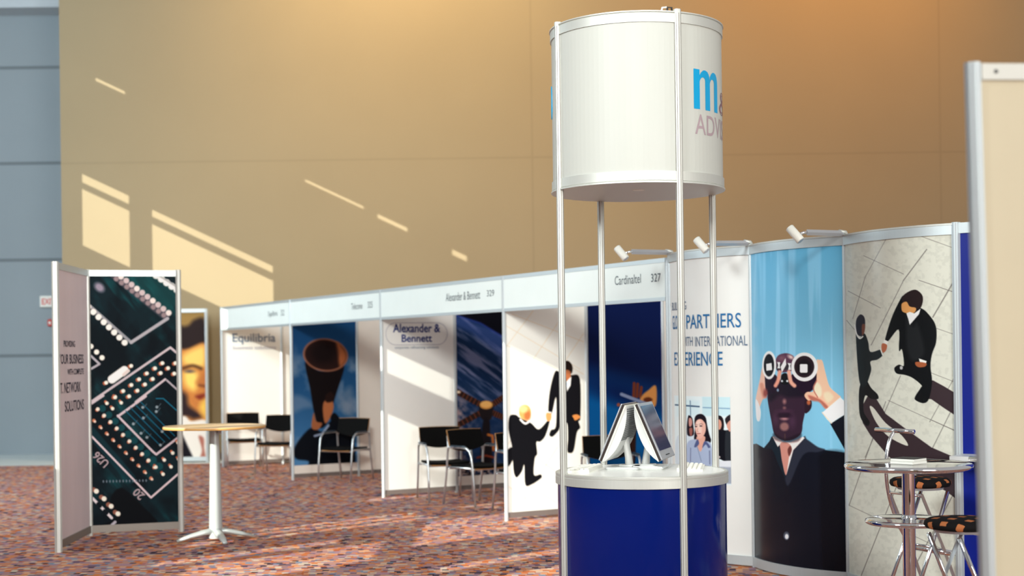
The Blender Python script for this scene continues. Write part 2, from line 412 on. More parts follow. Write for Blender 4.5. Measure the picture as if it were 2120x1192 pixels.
# unseen side wall: openings placed and shaped to cast the sun patches
SUN_Q, SUN_S, WX = 1.0, .484, -12.0
def to_window(P):
    k = P[0]-WX; return P[1]-SUN_Q*k, P[2]+SUN_S*k
cutouts = []
def cutout(*pts):
    w = np.array([to_window(p) for p in pts]); cutouts.append((w[:, 0].min(), w[:, 0].max(), w[:, 1].min(), w[:, 1].max()))
def wall_cutout(x0, y0, x1, th):           # a patch of light on the tan wall
    a = at(x0, y0, WY); b = at(x0, y0+th, WY); c = at(x1, y0, WY)
    wa, wb, wc = to_window(a), to_window(b), to_window(c)
    cutouts.append((wc[0], wa[0], wb[1], wa[1]))
for x0, y0, x1, th in ((198, 161, 258, 6), (170, 360, 266, 17), (170, 391, 267, 116), (315, 434, 563, 14), (315, 464, 564, 105),
                       (632, 371, 752, 5), (782, 443, 843, 8), (936, 516, 966, 11)):
    wall_cutout(x0, y0, x1, th)
def floor_cutout(x0, y0, x1, th):          # a patch of light on the carpet
    a = floor_at(x0, y0); b = floor_at(x0, y0+th); xr = floor_at(x1, y0-.19*(x1-x0))[0]
    za = to_window(a)
    cutouts.append((to_window(b)[0], za[0], SUN_S*(a[0]-WX), SUN_S*(xr-WX)))
for x0, y0, x1, th in ((400, 1172, 815, 42), (330, 1163, 730, 9), (880, 1081, 1330, 48), (905, 1174, 1400, 11), (1040, 1190, 1500, 40), (-80, 1016, 116, 10)):
    floor_cutout(x0, y0, x1, th)

# ------------------------------------------------------------------ row of shell-scheme booths
H = 2.5
def post(name, S, u, z0, z1, parent, r=.021, m='alu', o=0.0):
    p = S.pos(u, 0, o); q = np.array([0, 0, 1.0])
    o_ = MB().lathe([(r, z0), (r, z1)], (p[0], p[1], 0), 8).build(name, m, parent)
    mb = MB()
    for a in range(8):                   # the slots of the extrusion
        k = math.pi/8+a*math.pi/4
        mb.box((p[0]+r*.90*math.cos(k), p[1]+r*.90*math.sin(k), (z0+z1)/2), (r*.10, r*.14, z1-z0-.01), k)
    mb.build('groove', 'bezel', o_)
    return o_
def panel(S, u0, u1, parent, m, z0=.085, z1=2.44, name='panel', rails=True):
    p = MB().strip(S, u0, u1, z0, z1, -.004, .003).build(name, m, parent)
    if rails:
        MB().strip(S, u0, u1, z1, 2.49, -.014, .014).build('top_rail', 'alu', parent)
        MB().strip(S, u0, u1, .03, z0, -.012, .012).build('bottom_rail', 'base_grey', parent)
    return p
booths = [
    ('shell booth furthest back, whose first partition is a white panel with faded serif lettering', .36),
    ('shell booth whose first partition shows a man aiming a huge dark telescope at the sky', .36),
    ('shell booth with bold navy two-line lettering on white, satellite picture beyond it', .36),
    ('shell booth nearest the kiosk, whose first partition shows two suited men shaking hands', .36)]
booth = []; DIV = []
for i, (lb, fh) in enumerate(booths):
    P = ROW0+T_ROW*3*i; L = 3.0 if i < 3 else 2.83
    t = thing('exhibition_booth', lb, 'exhibition booth', (P[0], P[1], 0), 'shell booths in the long row')
    S = Flat(P, D_ROW, -np.array([-.4965, .868]))        # its dividing wall, seen from the aisle
    FS = Flat(P, T_ROW, N_ROW)
    DIV.append(S); booth.append((t, S, FS))
    for k in range(4): post('post', S, k*.99, 0, H, t, m='alu')
    ms = [['white', 'white', 'white'], ['plain', 'plain', 'plain'], ['white', 'plain', 'white'], ['plain', 'blue2', 'plain']][i]
    pans = [panel(S, k*.99+.02, (k+1)*.99-.02, t, ms[k]) for k in range(3)]
    f = MB().strip(FS, .02, L-.02, H-.335, H-.035, .004, .010).build('fascia_board', 'fascia', t)
    f['label'] = 'frosted white name board'
    MB().strip(FS, .02, L-.02, H-.037, H, -.012, .014).build('top_rail', 'alu', t)
    MB().strip(FS, .02, L-.02, H-.365, H-.333, -.012, .014).build('bottom_rail', 'alu', t)
    booth[i] += (f, pans)
    if i == 3: post('post', FS, L, 0, H, t)
for i, its in enumerate(([('Equilibria', 557, 576, 644, 657), ('32', 583, 590, 641, 653)], [('Telecomo', 729, 752, 627, 640), ('325', 763, 773, 624, 637)],
                         [('Alexander & Bennett', 925, 996, 604, 621), ('329', 1010, 1025, 600, 613)], [('Cardinaltel', 1275, 1329, 569, 588), ('327', 1350, 1370, 566, 583)])):
    t, S, FS, f, pans = booth[i]
    for it in its: put_text(MB(), FS, *it, o=.0115).build('lettering', 'ink_grey', f)
def on_panel(i, k): return booth[i][4][k]
# first booth: serif company lettering
S = DIV[0]
put_text(MB(), S, 'Equilibria', 481, 570, 690, 713, bold=.012).build('lettering', 'ink_steel', on_panel(0, 0))
put_text(MB(), S, 'business solutions', 482, 571, 715, 723).build('lettering', 'ink_pale', on_panel(0, 0))
# third booth: bold navy lettering in a thin outline
S = DIV[2]
put_text(MB(), S, 'Alexander &', 813, 911, 670, 688, bold=.022).build('lettering', 'ink_navy', on_panel(2, 0))
put_text(MB(), S, 'Bennett', 831, 894, 692, 708, bold=.022).build('lettering', 'ink_navy', on_panel(2, 0))
put_text(MB(), S, 'corporate refinancing solutions', 817, 908, 716, 723, bold=.005).build('lettering', 'ink_steel', on_panel(2, 0))
u0, v1 = S.inv(798, 668); u1, v0 = S.inv(926, 713); rr = (v1-v0)/2; ring = []
for a in np.linspace(-90, 90, 16): ring.append(S.pos(u1-rr+rr*math.cos(math.radians(a)), v0+rr+rr*math.sin(math.radians(a)), .006))
for a in np.linspace(90, 270, 16): ring.append(S.pos(u0+rr+rr*math.cos(math.radians(a)), v0+rr+rr*math.sin(math.radians(a)), .006))
MB().tube(ring+[ring[0]], .003, 4).build('logo_outline', 'ink_pale', on_panel(2, 0))

def div_cutout(i, x0, y0, x1, th):
    S = DIV[i]; a = S.inv(x0, y0); b = S.inv(x0, y0+th); c = S.inv(x1, y0)
    pa, pb, pc = S.pos(*a), S.pos(*b), S.pos(c[0], a[1])
    wa, wb, wc = to_window(pa), to_window(pb), to_window(pc)
    cutouts.append((min(wa[0], wc[0]), max(wa[0], wc[0]), wb[1], wa[1]))
div_cutout(0, 468, 640, 600, 212); div_cutout(0, 498, 884, 600, 90)
div_cutout(2, 790, 718, 937, 48); div_cutout(2, 790, 851, 937, 190)
div_cutout(3, 1047, 712, 1210, 250)
cutout((-2.98, 13.34, 0.0), (-2.45, 13.34, 1.1))
cutout((-4.05, 12.6, .75), (-3.9, 12.55, 2.6))
# unseen side wall, oversized to block the sun outside its cut openings
def side_wall():
    Y0, Y1, Z0, Z1 = -46.0, 26.0, 0.0, 22.0
    ys = sorted({Y0, Y1} | {min(max(p[i], Y0), Y1) for p in cutouts for i in (0, 1)})
    zs_ = sorted({Z0, Z1} | {min(max(p[i], Z0), Z1) for p in cutouts for i in (2, 3)})
    mb = MB()
    for a, b in zip(ys, ys[1:]):
        for c, d in zip(zs_, zs_[1:]):
            y, z = (a+b)/2, (c+d)/2
            if any(p[0] < y < p[1] and p[2] < z < p[3] for p in cutouts): continue
            mb.add([(WX, a, c), (WX, b, c), (WX, b, d), (WX, a, d)], [(0, 1, 2, 3)])
    return mb.build('wall_left', M['soffit'])
struct(side_wall())

# ------------------------------------------------------------------ booth prints
SHADE = 1.25
S = DIV[1]; p = Print(S, .02, .97, .20, 2.44, 110, 300, (18, 62, 105)); p.k = 1.4
p.frame(440, 540, 2.2917)
p.c[:] += ((p.Y-680)/280)[..., None]*np.array([55, 60, 60])*np.clip((p.Y-680)/280, 0, 1)[..., None]
n = fbm(p.X/26, p.Y/40, 3)
cl = np.clip((n-.52)*5, 0, 1)*np.clip((p.Y-700)/60, 0, 1)*np.clip((960-p.Y)/60, 0, 1)*np.clip(np.abs(p.X-668)/50, .1, 1)
p.mixin((slice(None), slice(None)), cl*.55, (140, 150, 165))
p.poly([(380, 640), (440, 650), (480, 690), (430, 700), (375, 720)], (105, 125, 150), 8, a=.6).poly([(375, 490), (400, 500), (405, 540), (372, 550)], (110, 130, 150), 8, a=.6)
p.poly([(600, 640), (660, 600), (668, 740), (610, 700)], (125, 135, 150), 10, a=.5)
p.poly([(520, 985), (455, 985), (455, 950), (400, 940), (384, 905), (410, 850), (470, 790), (520, 810), (560, 760), (610, 750), (650, 780), (670, 850), (665, 985)], (6, 10, 18), 3)
p.poly([(440, 480), (500, 520), (570, 520), (625, 500), (590, 620), (565, 700), (540, 775), (505, 790), (482, 720), (462, 600)], (14, 8, 10), 2)
p.ell((536, 446), (107, 78), (150, 95, 70), 2, .12).ell((536, 446), (99, 71), (34, 18, 16), 2, .12)
p.poly([(590, 385), (630, 430), (632, 470), (605, 500), (596, 450)], (150, 85, 50), 5).ell((525, 435), (60, 50), (18, 9, 10), 12, .1)
p.poly([(480, 720), (492, 760), (520, 770), (500, 800), (470, 790)], (150, 88, 55), 2).poly([(528, 670), (560, 650), (575, 690), (560, 740), (535, 770), (524, 720)], (165, 98, 60), 2)
p.poly([(535, 640), (560, 620), (578, 640), (570, 665), (540, 670)], (30, 16, 14), 2).poly([(560, 740), (580, 720), (605, 755), (570, 770)], (8, 10, 16), 2)
p.line([(485, 830), (520, 820), (550, 780)], 9, (150, 165, 190), 2).line([(455, 985), (415, 985), (385, 990)], 12, (90, 105, 130), 3)
p.build('print', on_panel(1, 0), 'print', SHADE)

S = DIV[2]; p = Print(S, 1.012, 1.955, .20, 2.44, 110, 300, (14, 38, 72)); p.frame(920, 630, 4.414)
k, l = .80, .60
A = (p.X-920)*k+(p.Y-630)*l; B = -(p.X-920)*l+(p.Y-630)*k
n = fbm(A/58, B/8, 11, 5); n2 = fbm(p.X/9, p.Y/9, 21, 4)
p.mixin((slice(None), slice(None)), np.clip((n-.46)*3.2, 0, .8)*np.clip((880-p.Y)/80, 0, 1), (118, 122, 156))
low = np.clip((p.Y-790)/60, 0, 1)*np.clip((1000-p.X)/50, .15, 1)
p.mixin((slice(None), slice(None)), low*np.clip((n2-.35)*2.4, 0, 1), (150, 128, 130))
p.poly([(80, 100), (300, 180), (520, 280), (520, 460), (380, 360), (240, 260), (80, 180)], (70, 90, 160), 10, a=.45)
p.poly([(120, 98), (330, 170), (530, 290), (560, 50), (100, 40)], (4, 5, 14), 1.5, sm=False)
p.line([(100, 96), (330, 172), (530, 292)], 14, (40, 60, 150), 4, a=.7)
for a, b in (((120, 800), (330, 915)), ((110, 1110), (340, 985)), ((440, 915), (560, 835)), ((430, 985), (560, 1040))):
    p.line([a, b], 52, (38, 24, 20), 1.5); a = np.array(a); b = np.array(b); nn = np.array([-(b-a)[1], (b-a)[0]])/np.linalg.norm(b-a)*24
    for f in np.linspace(.1, .9, 6): q = a+(b-a)*f; p.line([q-nn, q+nn], 6, (120, 62, 40), 1)
p.ell((125, 800), (22, 12), (225, 200, 175), 1.5)
p.poly([(325, 920), (440, 920), (430, 1040), (380, 1060), (330, 1030)], (26, 20, 22), 2).ell((382, 918), (60, 38), (200, 140, 70), 1.5).ell((382, 912), (48, 28), (222, 168, 95), 2)
p.poly([(355, 1060), (410, 1060), (420, 1200), (440, 1420), (380, 1480), (330, 1400)], (20, 16, 20), 3)
p.line([(400, 1190), (440, 1200), (450, 1330)], 22, (170, 95, 40), 2).line([(300, 1400), (380, 1380), (460, 1400)], 16, (120, 50, 30), 2)
rock = np.clip((p.Y-955)/20, 0, 1); p.mixin((slice(None), slice(None)), rock*np.clip((fbm(p.X/5, p.Y/5, 31)-.42)*6, 0, 1), (165, 148, 142)); p.mixin((slice(None), slice(None)), rock*np.clip((.45-fbm(p.X/6, p.Y/6, 35))*6, 0, 1), (22, 20, 28))
p.build('print', on_panel(2, 1), 'print', SHADE)

S = DIV[3]; p = Print(S, .02, .97, .085, 2.44, 150, 380, (222, 214, 200)); p.frame(1040, 640, 2.978)
for a, b in (((10, 250), (190, 10)), ((190, 310), (345, 80)), ((20, 100), (480, 370)), ((60, 30), (500, 200)), ((380, 330), (500, 150)), ((0, 210), (340, 370)), ((130, 1180), (340, 850)), ((200, 910), (330, 1000)), ((20, 1080), (150, 1170)), ((150, 1080), (330, 1190)), ((0, 880), (130, 700)), ((380, 330), (500, 400))):
    p.line([a, b], 3.5, (186, 172, 152), 1.5, a=.8)
DK = (12, 12, 16)
p.poly([(45, 660), (80, 650), (110, 670), (175, 700), (225, 740), (285, 680), (290, 700), (265, 780), (235, 815), (210, 820), (215, 890), (200, 920), (195, 1020), (235, 1018), (240, 1040), (180, 1080), (142, 1080), (135, 960), (120, 1000), (90, 1036), (72, 1010), (65, 940), (60, 850), (38, 740)], DK, 1.5)
p.poly([(60, 850), (25, 880), (22, 950), (42, 965), (75, 900)], DK, 1.5)
p.ell((140, 635), (37, 46), (214, 150, 84), 2).ell((155, 655), (20, 32), (170, 100, 55), 5).ell((130, 615), (26, 22), (232, 185, 125), 6).line([(112, 680), (140, 704), (168, 690)], 12, (236, 228, 216), 1.5, True)
p.poly([(322, 390), (350, 385), (390, 420), (430, 405), (478, 430), (482, 660), (470, 690), (480, 730), (460, 760), (440, 870), (415, 886), (400, 870), (405, 790), (398, 700), (360, 720), (345, 750), (310, 785), (290, 775), (300, 745), (330, 720), (333, 560), (325, 555), (305, 640), (283, 640), (292, 510)], DK, 1.5)
p.poly([(385, 325), (410, 320), (432, 350), (430, 390), (410, 400), (388, 380)], (28, 18, 14), 1.5).poly([(390, 375), (420, 385), (418, 430), (400, 446), (388, 420)], (160, 95, 60), 1.5)
p.poly([(395, 445), (425, 415), (420, 470), (398, 506)], (235, 230, 222), 1.5, False).line([(395, 455), (392, 480)], 7, (90, 110, 140), 1)
p.poly([(272, 640), (300, 640), (300, 680), (280, 690), (270, 670)], (205, 140, 85), 1.5).line([(282, 634), (300, 636)], 7, (235, 230, 220), 1)
p.poly([(432, 655), (460, 648), (482, 665), (450, 685), (440, 672)], (190, 120, 62), 1.5)
p.build('print', on_panel(3, 0), 'print', 1.4)

S = DIV[3]; p = Print(S, 1.012, 1.955, .085, 2.44, 150, 380, (4, 18, 60)); p.frame(1160, 800, 5.962)
p.c[:] += np.clip((p.Y-740-.25*(p.X-1208))/90, 0, 1)[..., None]*np.array([0, 68, 90])
p.ell((760, 100), (420, 120), (3, 22, 70), 30, .35, .8)
p.poly([(880, 480), (950, 440), (935, 600), (920, 950), (850, 950), (840, 700)], (46, 24, 20), 3)
for x0, y0, x1, y1 in ((905, 130, 912, -40), (945, 125, 955, -30), (985, 125, 1000, 10)): p.line([(x0, y0), (x1, y1)], 36, (110, 52, 32), 1.5)
p.poly([(980, 190), (1010, 110), (1080, 50), (1180, -10), (1180, 230), (1080, 240)], (205, 140, 75), 3).poly([(1030, 150), (1090, 130), (1140, 160), (1100, 190), (1040, 190)], (95, 45, 25), 3).ell((720, 225), (22, 22), (150, 80, 55), 2)
p.line([(755, 95), (960, 175), (1120, 235)], 40, (128, 142, 172), 1.5)
p.build('print', on_panel(3, 1), 'print', SHADE)
# ------------------------------------------------------------------ hinged display boards at left
A = floor_at(121.5, 1143)[:2]; B = floor_at(187, 1109)[:2]; C = floor_at(375.5, 1100)[:2]
t = thing('folding_display', 'two hinged framed boards at left, one white with lettering, one printed with a circuit board', 'display board', (B[0], B[1], 0))
def flat_between(P, Q):
    d = (Q-P); L = np.linalg.norm(d); d = d/L; n = np.array([d[1], -d[0]])
    if np.dot(n, -P) < 0: n = -n
    return Flat(P, d, n), L
HB = 2.57
SA, LA = flat_between(A, B); SB, LB = flat_between(B, C)
post('post', SA, 0, 0, HB, t, .034, 'alu_warm'); post('post', SB, 0, 0, HB, t, .026, 'alu_warm'); post('post', SB, LB, 0, HB, t, .028, 'alu_warm')
for S_, L_, nm in ((SA, LA, 'white_shade'), (SB, LB, 'black')):
    pp = MB().strip(S_, .02, L_-.02, .09, HB-.06, -.004, .004).build('panel', nm, t)
    MB().strip(S_, .02, L_-.02, HB-.065, HB-.005, -.015, .015).build('top_rail', 'alu', t)
    MB().strip(S_, .02, L_-.02, .03, .10, -.015, .015).build('bottom_rail', 'alu_dark', t)
    if nm == 'white_shade':
        pp['label'] = 'white board with dark lettering'
        for it in (('PROVIDING', 130.5, 154, 705, 718), ('YOUR BUSINESS', 119.5, 171.5, 733, 753), ('WITH COMPLETE', 138.5, 172, 763, 775), ('I.T. NETWORK', 120.5, 166, 791, 813), ('SOLUTIONS', 133, 172.5, 828, 850)):
            put_text(MB(), S_, *it, bold=.012).build('lettering', 'ink_dark', pp)
    else: pp['label'] = 'board printed with a dark green circuit board'; pb = pp
p = Print(SB, .028, LB-.028, .10, HB-.065, 200, 540, (7, 24, 30), .007); p.frame(0, 0, 1)
q = (p.X*.78+p.Y*-.62); r_ = (p.X*.62+p.Y*.78)
n = fbm(r_/60, q/9, 5, 3); p.mixin((slice(None), slice(None)), np.clip((n-.42)*3, 0, .9)*np.clip((fbm(p.X/60, p.Y/60, 8)-.3)*3, 0, 1), (10, 58, 62))
p.mixin((slice(None), slice(None)), np.clip((fbm(p.X/70, p.Y/90, 15)-.48)*5, 0, .85), (2, 8, 14))
p.frame(180, 550, 4.257)
LT = (158, 150, 152); PK = (205, 178, 172)
p.poly([(250, 90), (620, 90), (800, 240), (800, 330), (700, 450)], (14, 66, 66), 4, False, .55)
p.ell((110, 190), (48, 34), (128, 118, 132), 7, .7)
p.line([(240, 80), (690, 440)], 70, (60, 58, 66), 4)
for i in range(10):
    f = i/9; x = 300+f*420; y = 95+f*320; p.ell((x, y), 26, (178, 160, 160) if i % 3 else (205, 190, 185), 2.5); p.ell((x-42, y+20), 22, (128, 110, 112), 2.5)
for i in range(6): p.ell((610+i*46, 85+i*32), 31, (226, 216, 205), 2.5)
p.line([(640, 90), (800, 190)], 16, (150, 150, 150), 2)
p.line([(0, 330), (390, 675)], 26, (128, 128, 132), 2).line([(390, 675), (710, 465)], 30, (150, 145, 150), 2)
for i in range(8): x = 10+i*46; y = 362+i*45; p.ell((x, y), 27, (224, 208, 196), 2)
p.line([(0, 760), (110, 865), (0, 930)], 20, (150, 144, 150), 1.5)
for x, y in ((35, 710), (85, 760), (133, 810)): p.ell((x, y), 23, (224, 205, 192), 1.8)
p.line([(20, 1210), (735, 720), (830, 800)], 21, (172, 158, 162), 1.3)
p.line([(220, 1000), (330, 920)], 74, (222, 210, 200), 2).line([(325, 960), (365, 925)], 30, (190, 175, 170), 2)
for x, y in ((390, 882), (170, 1030), (665, 858), (780, 858), (770, 950), (600, 903), (528, 948), (650, 945), (715, 902), (580, 997), (460, 1000), (512, 1045), (392, 1050), (445, 1100), (320, 1103), (372, 1150), (248, 1155)):
    p.ell((x-14, y+6), 17, (150, 78, 52), 1.5); p.ell((x, y), 17, (226, 206, 190), 1.5)
p.line([(430, 1200), (690, 1000)], 20, (176, 160, 164), 1.3).line([(705, 1010), (805, 1100)], 17, (150, 140, 146), 1.3)
p.frame(180, 820, 4.11)
p.line([(30, 300), (370, 700)], 90, (8, 46, 54), 3, a=.6)
p.line([(265, 170), (500, 0)], 21, (178, 160, 165), 1.3).line([(262, 165), (300, 205), (560, 470), (590, 495), (790, 340)], 19, (178, 160, 165), 1.3)
for i in range(4): p.line([(330+i*42, 125-i*26), (620+i*42, 415-i*26)], 8, (12, 76, 98), 1)
p.line([(590, 20), (650, 20), (780, 135)], 9, (16, 88, 110), 1)
for x, y in ((475, 95), (595, 92), (480, 185), (625, 415), (460, 315), (395, 235), (510, 350), (590, 130), (640, 300)): p.ell((x, y), 12, (120, 132, 138), 1.3); p.line([(x+14, y-4), (x+34, y-30)], 5, (70, 84, 92), 1)
for i in range(10):
    x = 92+i*54; y = 110+i*54.5
    p.ell((x+40, y-6), 30, (8, 52, 58), 2)
    p.ell((x-8, y+8), 13, (165, 88, 60), 1.3); p.ell((x, y), 16, (222, 190, 175), 1.3)
    p.ell((x-33, y+97), 15, (168, 100, 72), 1.3); p.ell((x-24, y+106), 10, (215, 180, 165), 1.2)
for x, y in ((170, 60), (240, 10), (292, 55), (218, 105), (730, 483), (658, 542), (715, 600), (648, 663), (586, 603), (775, 395), (780, 535)):
    p.ell((x-12, y-14), 12, (160, 85, 58), 1.2); p.ell((x, y), 15, (224, 198, 184), 1.2)
p.line([(20, 320), (545, 862), (800, 640)], 17, (184, 164, 168), 1.2)
p.line([(20, 75), (140, -5)], 19, (172, 158, 162), 1.2)
p.poly([(300, 780), (560, 1120), (60, 1150), (240, 1040), (330, 930)], (2, 4, 8), 4)
p.poly([(200, 900), (290, 780), (470, 930), (620, 1110), (330, 1060)], (2, 4, 8), 3)
p.line([(40, 860), (210, 1035)], 24, (186, 174, 176), 1.3).line([(240, 1070), (110, 1190)], 24, (150, 144, 152), 1.5)
for a, b in (((95, 915), (112, 935)), ((150, 975), (168, 993))): p.line([a, b], 30, (4, 10, 16), 1)
for x, y in ((80, 808), (146, 872), (206, 936), (264, 1000)): p.ell((x-24, y-14), 20, (120, 74, 60), 1.8); p.ell((x, y), 21, (224, 198, 184), 1.6)
for i in range(14): p.ell((140+i*28, 725-i*.6), (6, 11), (90, 100, 110), 1.2)
pr = p.build('print', pb, 'print', 1.5)
for txt, x, y, w, h in (('U26', 208.5, 951, 34, 17), ('20', 287, 1022.5, 22, 17)):      # board markings, printed upside down on a slope
    u, v = SB.inv(x, y); k = 13.9/F
    text_into(MB(), SB, txt, u-w*k/2, u+w*k/2, v-h*k/2, v+h*k/2, o=.009, bold=.02, rot=(math.pi-math.radians(46), 1)).build('lettering', 'ink_mauve', pb)

# ------------------------------------------------------------------ framed face poster by the far wall
YF = 23.5; XL, XR = at(318, 700, YF)[0], at(427.5, 700, YF)[0]
S = Flat((XL, YF), (1, 0), (0, -1)); L = XR-XL
t = thing('poster_frame', 'tall grey-framed poster of a warmly lit face, behind the circuit board display', 'poster', ((XL+XR)/2, YF, 0))
post('frame_side', S, 0, 0, 2.52, t, .03); post('frame_side', S, L, 0, 2.52, t, .03)
MB().strip(S, 0, L, 2.46, 2.52, -.02, .02).build('frame_top', 'alu', t); MB().strip(S, 0, L, .02, .09, -.02, .02).build('frame_bottom', 'alu', t)
pb = MB().strip(S, .02, L-.02, .09, 2.46, -.006, .002).build('panel', 'white', t)
p = Print(S, .02, L-.02, .09, 2.46, 110, 260, (150, 120, 70)); p.k = 2.4; p.frame(360, 600, 2.838)
p.poly([(-120, 180), (60, 215), (120, 175), (180, 175), (190, 330), (120, 360), (60, 380), (-120, 420)], (42, 32, 32), 4)
p.poly([(-120, 330), (60, 350), (190, 320), (188, 560), (190, 780), (120, 780), (-120, 700)], (205, 130, 65), 3)
p.poly([(60, 380), (150, 335), (182, 345), (180, 440), (120, 450), (60, 430)], (246, 205, 110), 6).poly([(60, 490), (120, 480), (145, 520), (120, 590), (70, 560)], (252, 214, 110), 6)
p.poly([(130, 540), (190, 480), (190, 590), (160, 570)], (190, 115, 60), 5).line([(55, 460), (110, 445), (160, 462)], 14, (60, 35, 25), 3, True).ell((92, 478), (26, 9), (95, 85, 85), 2)
p.line([(150, 560), (180, 565)], 10, (105, 55, 35), 3).poly([(125, 625), (160, 610), (188, 612), (180, 640), (150, 645)], (130, 50, 35), 3)
p.poly([(-120, 540), (60, 600), (90, 680), (170, 735), (120, 760), (60, 745), (-120, 760)], (48, 34, 36), 5)
p.poly([(100, 640), (150, 660), (190, 700), (190, 740), (150, 720)], (196, 120, 62), 5).poly([(150, 690), (190, 640), (190, 750)], (245, 200, 90), 6)
p.poly([(-120, 780), (50, 740), (100, 770), (200, 780), (200, 1010), (-120, 1010)], (236, 230, 220), 2).poly([(-120, 800), (50, 850), (120, 1000), (-120, 1010)], (22, 20, 28), 2, False)
p.poly([(145, 860), (175, 870), (178, 930), (188, 1000), (150, 1000), (165, 940)], (176, 110, 95), 2)
p.build('print', pb, 'print', 1.0)

# ------------------------------------------------------------------ curved display wall at right
E = [np.array(q) for q in ((1.345, 12.11), (1.885, 11.235), (2.425, 10.375), (2.965, 9.515))]
HD = 2.53
tw = thing('curved_display_wall', 'serpentine wall of three convex printed panels and a flat blue one, aluminium framed', 'display wall', (2.2, 10.8, 0))
def arc_between(P, Q, half):
    d = Q-P; L = np.linalg.norm(d); d = d/L; n = np.array([d[1], -d[0]])
    if np.dot(n, -P) < 0: n = -n
    R = L/2/math.sin(half); C = (P+Q)/2-n*R*math.cos(half)
    return Arc(C, R, n, d, half), 2*R*half
AR = []; PN = []
for i in range(3):
    S, L = arc_between(E[i], E[i+1], math.radians(27)); AR.append((S, L))
    pn = MB().strip(S, .015, L-.015, .07, HD-.07, -.006, .002).build('curved_panel', 'white', tw, smooth=False); PN.append(pn)
    MB().strip(S, .0, L, HD-.075, HD-.012, -.02, .016).build('top_rail', 'alu', tw, auto=40)
    MB().strip(S, .0, L, HD-.012, HD, -.024, .02).build('top_lip', 'alu_warm', tw, auto=40)
    MB().strip(S, .0, L, .012, .085, -.02, .016).build('bottom_rail', 'alu', tw, auto=40)
    post('post', S, 0, 0, HD+.005, tw, .019)
post('post', AR[2][0], AR[2][1], 0, HD+.005, tw, .03)
PN[0]['label'] = 'white panel with blue slogan and an office photograph'; PN[1]['label'] = 'panel printed with a man looking through binoculars'; PN[2]['label'] = 'panel printed with two men shaking hands seen from above'
d4 = np.array([.80, -.60]); n4 = np.array([-.60, -.80]); S4 = Flat(E[3], d4, n4)
bp_ = MB().strip(S4, .03, .97, .07, HD-.07, -.006, .003).build('flat_panel', 'blue2', tw); bp_['label'] = 'plain blue panel'
MB().strip(S4, 0, 1.0, HD-.07, HD, -.02, .016).build('top_rail', 'alu', tw); MB().strip(S4, 0, 1.0, .01, .07, -.02, .016).build('bottom_rail', 'alu', tw)
post('post', S4, 1.0, 0, HD, tw, .02)
zsh = at(1995, 941, 9.4)[2]
sh = MB().strip(S4, .03, .97, zsh-.03, zsh, .004, .26).strip(S4, .47, .5, zsh-.16, zsh-.03, .004, .2).build('shelf', 'plastic', tw); sh['label'] = 'pale grey wall shelf'
MB().strip(S4, .245, .26, .07, zsh-.03, .003, .006).build('seam', 'slot', tw)

# slogan and office photograph on the first panel
S, L = AR[0]
def slogan(txt, x0, x1, y0, y1, ink, bold=.004):
    xm = (max(x0, 1405)+x1)/2; ym = (y0+y1)/2
    text_into(MB(), S, txt, S.inv(x0, ym)[0], S.inv(x1, ym)[0], S.inv(xm, y1)[1], S.inv(xm, y0)[1], bold=bold).build('lettering', ink, PN[0])
slogan('PARTNERS', 1422, 1535, 649, 679, 'ink_blue'); slogan('EXPERIENCE', 1397.5, 1497, 728, 757, 'ink_blue'); slogan('GLOBAL', 1393.5, 1416, 652, 681, 'ink_blue')
slogan('INTERNATIONAL', 1440, 1548, 695, 716, 'ink_steel', .002); slogan('WITH', 1413, 1435, 697, 716, 'ink_steel', .002); slogan('BUILDING', 1392.5, 1421.5, 624, 641, 'ink_steel', .002)
ua, ub = S.inv(1398, 900)[0], S.inv(1513, 900)[0]; va, vb = S.inv(1470, 1001)[1], S.inv(1470, 821)[1]
p = Print(S, ua, ub, va, vb, 150, 210, (218, 230, 232)); p.frame(1380, 800, 5.42)
p.poly([(400, 115), (725, 115), (725, 330), (400, 330)], (192, 220, 226), 3, False).poly([(120, 130), (370, 160), (370, 330), (120, 330)], (205, 226, 230), 6, False)
p.line([(100, 205), (365, 225)], 16, (52, 80, 110), 1.2).line([(265, 160), (270, 340)], 9, (90, 120, 145), 1.2).line([(410, 235), (720, 248)], 12, (120, 158, 185), 1.5).line([(575, 115), (578, 330)], 12, (110, 150, 175), 1.5)
p.poly([(120, 560), (310, 550), (330, 900), (120, 900)], (200, 212, 220), 2)
p.poly([(240, 335), (265, 328), (290, 360), (300, 430), (305, 540), (240, 550), (226, 470)], (28, 20, 30), 1.2).poly([(250, 360), (275, 355), (288, 400), (275, 445), (252, 440)], (196, 140, 130), 1.2).poly([(255, 470), (290, 470), (285, 545), (262, 545)], (150, 90, 80), 1.5)
p.poly([(320, 340), (350, 312), (400, 310), (440, 350), (455, 430), (480, 540), (500, 600), (480, 640), (430, 620), (330, 610), (308, 590), (318, 470), (312, 390)], (22, 16, 26), 1.2)
p.poly([(230, 640), (330, 590), (420, 610), (500, 650), (500, 900), (230, 900)], (160, 174, 200), 1.5)
p.poly([(340, 560), (430, 560), (420, 640), (380, 730), (345, 660)], (214, 160, 142), 1.2).poly([(340, 380), (385, 365), (425, 400), (440, 440), (435, 510), (400, 570), (365, 580), (330, 520), (318, 440)], (222, 172, 156), 1.2)
p.poly([(335, 400), (375, 380), (395, 470), (380, 540), (340, 500)], (238, 200, 186), 4).ell((385, 442), (15, 7), (48, 30, 34), 1.2).ell((331, 448), (12, 7), (48, 30, 34), 1.2).line([(366, 424), (386, 416), (406, 424)], 6, (90, 58, 56), 1.2, True, .7).line([(320, 430), (332, 424), (346, 430)], 6, (90, 58, 56), 1.2, True, .7).line([(345, 528), (378, 526)], 10, (170, 92, 88), 1.2).line([(350, 470), (344, 500), (358, 506)], 6, (190, 130, 112), 1, True)
